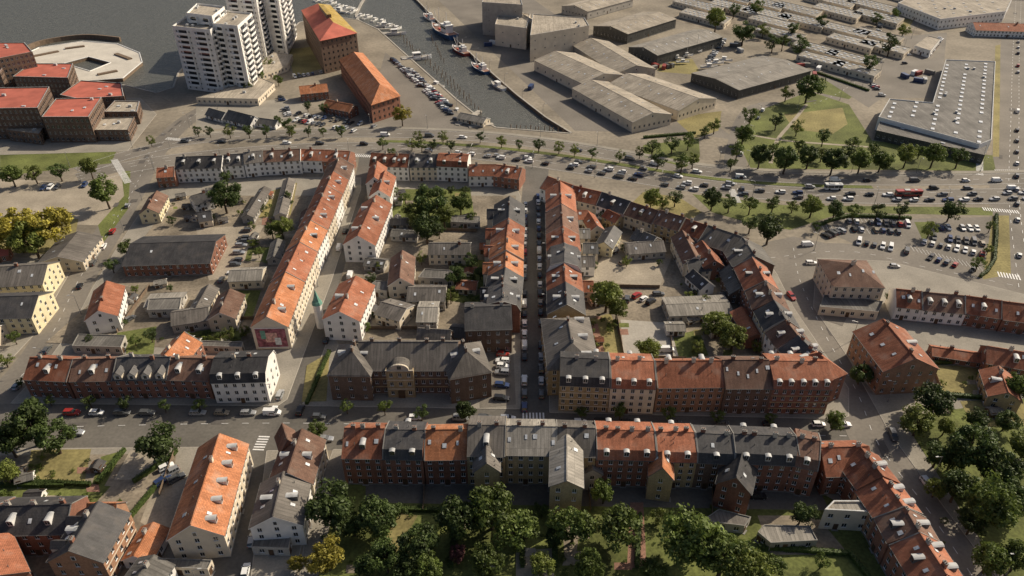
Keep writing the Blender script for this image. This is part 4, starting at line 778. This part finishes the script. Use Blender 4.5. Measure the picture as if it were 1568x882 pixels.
def bus(p,ang,paint,L_=12):
    mb=MB(); st=[(-L_/2,1.1),(-L_/2+.3,1.25),(L_/2-.5,1.25),(L_/2,1.05)]
    for (x0,w0),(x1,w1) in zip(st,st[1:]):
        for s_ in(-1,1):
            for za,zb,mt in((.35,1.2,paint),(1.2,2.4,'glass'),(2.4,2.95,paint)):
                q=[(x0,s_*w0,za),(x1,s_*w1,za),(x1,s_*w1*.97,zb),(x0,s_*w0*.97,zb)]; mb.p(q if s_<0 else q[::-1],mt)
        mb.p([(x0,-w0*.97,2.95),(x1,-w1*.97,2.95),(x1,w1*.97,2.95),(x0,w0*.97,2.95)],paint)
    for x,s_ in((-L_/2,-1),(L_/2,1)): mb.box((x,0),(1,0),.04,2.05,.4,2.9,paint); mb.box((x+s_*.03,0),(1,0),.04,1.9,1.3,2.5,'glass')
    for x in(-L_/4,L_/3):
        for s_ in(-1,1): mb.beam((x,s_*1.0,.5),(x,s_*1.27,.5),.5,'tyre',12)
    mb.box((-1,0),(1,0),2.5,1.6,2.95,3.2,'zinc'); mb.box((3,0),(1,0),1.2,1.2,2.95,3.1,'zinc')
    for x in(-3,0,2,4):
        for s_ in(-1,1): mb.box((x,s_*1.24),(1,0),.1,.05,1.2,2.4,paint)
    o=mb.obj('city_bus'); o.location=p; o.rotation_euler=(0,0,ang)
bus(tuple(V2(G(1390,300),.09)),.02,'paint_red'); bus(tuple(V2(G(1275,290),.09)),-.02,'paint_white',8)
def boat(x,y,ang,L_,hull='paint_white',kind='motor',z=-1.7):
    p=V2(G(x,y)); mb=MB(); hb=L_*.15; st=[]; L_=L_*1.15
    for i in range(9):
        t=i/8; w=hb*(1-max(0,(t-.45)/.55)**2.2)*(.85+.15*min(1,t*4)); xx=-L_/2+L_*t; dk=L_*.085*(1+.5*(2*t-1)**2*(1 if t>.5 else .3))
        st.append([(xx,-w,dk),(xx-.0,-w*.75,0),(xx,0,-.35*(1-t*.6)),(xx,w*.75,0),(xx,w,dk)])
    for a,b_ in zip(st,st[1:]):
        for i in range(4): mb.p([a[i],a[i+1],b_[i+1],b_[i]],hull)
        mb.p([a[0],b_[0],b_[4],a[4]],'brick_paving' if kind=='fish' else 'concrete'); 
        for e in(0,4): mb.beam(Vector(a[e])+Z*.05,Vector(b_[e])+Z*.05,.1 if L_<20 else .25,'white_paint',4)
    mb.p(st[0],hull); dk=L_*.09
    cx=-L_*.2 if kind=='fish' else 0
    mb.box((cx,0),(1,0),L_*.24,hb*1.2,dk*.8,dk+L_*.14,'white_paint'); mb.box((cx+L_*.01,0),(1,0),L_*.23,hb*1.24,dk+L_*.07,dk+L_*.11,'glass'); mb.box((cx,0),(1,0),L_*.27,hb*1.35,dk+L_*.14,dk+L_*.15,'white_paint')
    if kind=='fish':
        mb.box((cx-L_*.03,0),(1,0),L_*.12,hb*.8,dk+L_*.15,dk+L_*.2,'white_paint')
        mb.beam((L_*.15,0,dk),(L_*.15,0,dk+L_*.4),.18,'white_paint'); mb.beam((L_*.15,0,dk+.8),(L_*.38,0,dk+L_*.3),.14,'metal_pole'); mb.beam((cx,0,dk+L_*.12),(cx,0,dk+L_*.38),.15,'white_paint'); mb.beam((L_*.15,0,dk+L_*.38),(cx,0,dk+L_*.36),.04,'metal_pole')
        mb.box((L_*.05,0),(1,0),L_*.12,hb*.8,dk*.8,dk+.5,'awning'); mb.box((L_*.3,0),(1,0),L_*.1,hb*.6,dk,dk+1,'white_paint')
    elif kind=='sail': mb.beam((L_*.05,0,dk),(L_*.05,0,dk+L_*1.15),.12,'zinc'); mb.beam((L_*.05,0,dk+1.2),(-L_*.4,0,dk+1.2),.14,'white_paint')
    o=mb.obj({'fish':'fishing_boat','sail':'sailboat','motor':'motor_boat'}[kind]); o.location=(p.x,p.y,z+ .1); o.rotation_euler=(0,0,rad(ang))
boat(678,49,120,34,'boat_blue','fish'); boat(704,77,122,20,'boat_red','fish'); boat(734,104,122,19,'boat_blue','fish'); boat(762,130,122,14,'paint_white','motor'); boat(656,26,118,18,'paint_white','fish')
boat(638,88,20,19,'paint_white','motor'); boat(604,50,10,16,'paint_white','motor'); boat(700,168,100,9,'paint_white','sail'); boat(520,16,150,15,'paint_white','sail'); boat(588,38,200,13,'paint_white','motor'); boat(668,128,140,11,'paint_white','motor')
for i in range(12): boat(486+i*11,-4+i*4.0+R.uniform(-3,3),R.choice((60,70,240)),R.uniform(9,14),'paint_white',R.choice(('sail','sail','motor')))
for x,y in((1020,88),(1035,92),(1050,88),(1065,82),(1095,100),(1085,106),(1108,95),(1045,98)): boat(x,y,R.uniform(-20,40),R.uniform(8,11),'paint_white',R.choice(('motor','sail')),z=.9)
mb=MB(); pl=path([(560,-8),(545,20),(560,40),(600,42)],2)
for a,b_ in zip(pl,pl[1:]): mb.box((a+b_)/2,(b_-a),(b_-a).length,2.4,-1.9,-1.0,'concrete')
mb.obj('pontoon')
mb=MB()
for xa,ya,xb,yb,n_ in((615,60,740,175,22),(640,75,720,150,14),(600,40,640,80,8),(780,195,865,200,12),(660,55,680,95,8)):
    for i in range(n_):
        q=V2(G(*lerp((xa,ya),(xb,yb),(i+.5)/n_))); mb.cyl((q.x+R.uniform(-.6,.6),q.y),.24,.22,-3,1.2+R.uniform(0,1),'timber',6)
mb.obj('mooring_piles')
for xa,ya,xb,yb in((700,192,735,170),(718,195,755,190)):
    mb=MB(); a=V2(G(xa,ya)); b_=V2(G(xb,yb)); mb.box((a+b_)/2,b_-a,(b_-a).length,3,-.5,.4,'concrete'); mb.obj('slipway')
def lampmesh():
    mb=MB(); mb.cyl((0,0),.11,.07,0,8,'metal_pole',8); mb.beam((0,0,7.9),(1.4,0,8.3),.05,'metal_pole'); mb.box((1.7,0),(1,0),.8,.3,8.22,8.38,'zinc'); mb.cyl((0,0),.2,.16,0,.5,'metal_pole',8); return mb.mesh('street_lamp')
LM=lampmesh()
def lamps(px,step,off,side):
    for q,d in walk(offs(path(px),off),step): put(LM,'street_lamp',(q.x,q.y,.05),math.atan2(d.y,d.x)+side)
lamps(UP,32,-8.4,-1.57); lamps(LO,32,9.2,1.57); lamps(WEST,30,6.6,1.57); lamps(EAST,30,-8,-1.57); lamps(S2,32,-6.6,-1.57); lamps(DOCK,35,6.4,1.57); lamps([(655,5),(705,55),(790,132),(870,195)],30,7,1.57)
for y in(560,480,400,330): q=V2(G(838,y)); put(LM,'street_lamp',(q.x,q.y,.1),3.14)
def cont(x,y,a,paint):
    p=V2(G(x,y)); mb=MB(p); d=Vector((math.cos(a),math.sin(a),0)); mb.box(p,d,6,2.4,.1,2.6,paint); 
    for i in range(12): mb.box(p+d*(-2.75+i*.5),d,.12,2.5,.2,2.5,paint)
    mb.box(p,d,6.1,2.5,2.6,2.68,paint); mb.obj('shipping_container')
for i in range(26):
    x,y=R.choice([(1000,130),(1080,60),(1330,110),(740,75),(1230,110),(1400,120),(1020,100),(830,130),(1110,75)]); cont(x+R.uniform(-25,25),y+R.uniform(-8,8),R.uniform(0,3),R.choice(['paint_blue','paint_white','boat_red','paint_grey','zinc','plinth']))

# =============== LIGHT & CAMERA ===============
el=rad(35); ds=Vector((.84,.54,0)).normalized(); to=Vector((ds.x*math.cos(el),ds.y*math.cos(el),math.sin(el)))
w=bpy.data.worlds.new('World'); sc.world=w; w.use_nodes=True; nt=w.node_tree; bg=nt.nodes['Background']
sk=nt.nodes.new('ShaderNodeTexSky'); sk.sky_type='NISHITA'; sk.sun_disc=False; sk.sun_elevation=el; sk.sun_rotation=math.atan2(ds.x,ds.y); sk.dust_density=4; sk.air_density=.8
nt.links.new(sk.outputs[0],bg.inputs[0]); bg.inputs[1].default_value=.085
sl=bpy.data.lights.new('sun','SUN'); sl.energy=5.0; sl.angle=rad(.5); sl.color=(1,.88,.7); so=bpy.data.objects.new('sun',sl); sc.collection.objects.link(so)
so.rotation_euler=to.to_track_quat('Z','Y').to_euler()
cd=bpy.data.cameras.new('camera'); co=bpy.data.objects.new('camera',cd); sc.collection.objects.link(co); sc.camera=co
co.location=(0,0,H); co.rotation_euler=(math.pi/2-P,0,0); cd.sensor_width=36; cd.lens=F/1568*36; cd.clip_end=12000; cd.clip_start=1
sc.view_settings.view_transform='Standard'; sc.view_settings.look='None'; sc.view_settings.exposure=0
print('objects',len(bpy.data.objects))
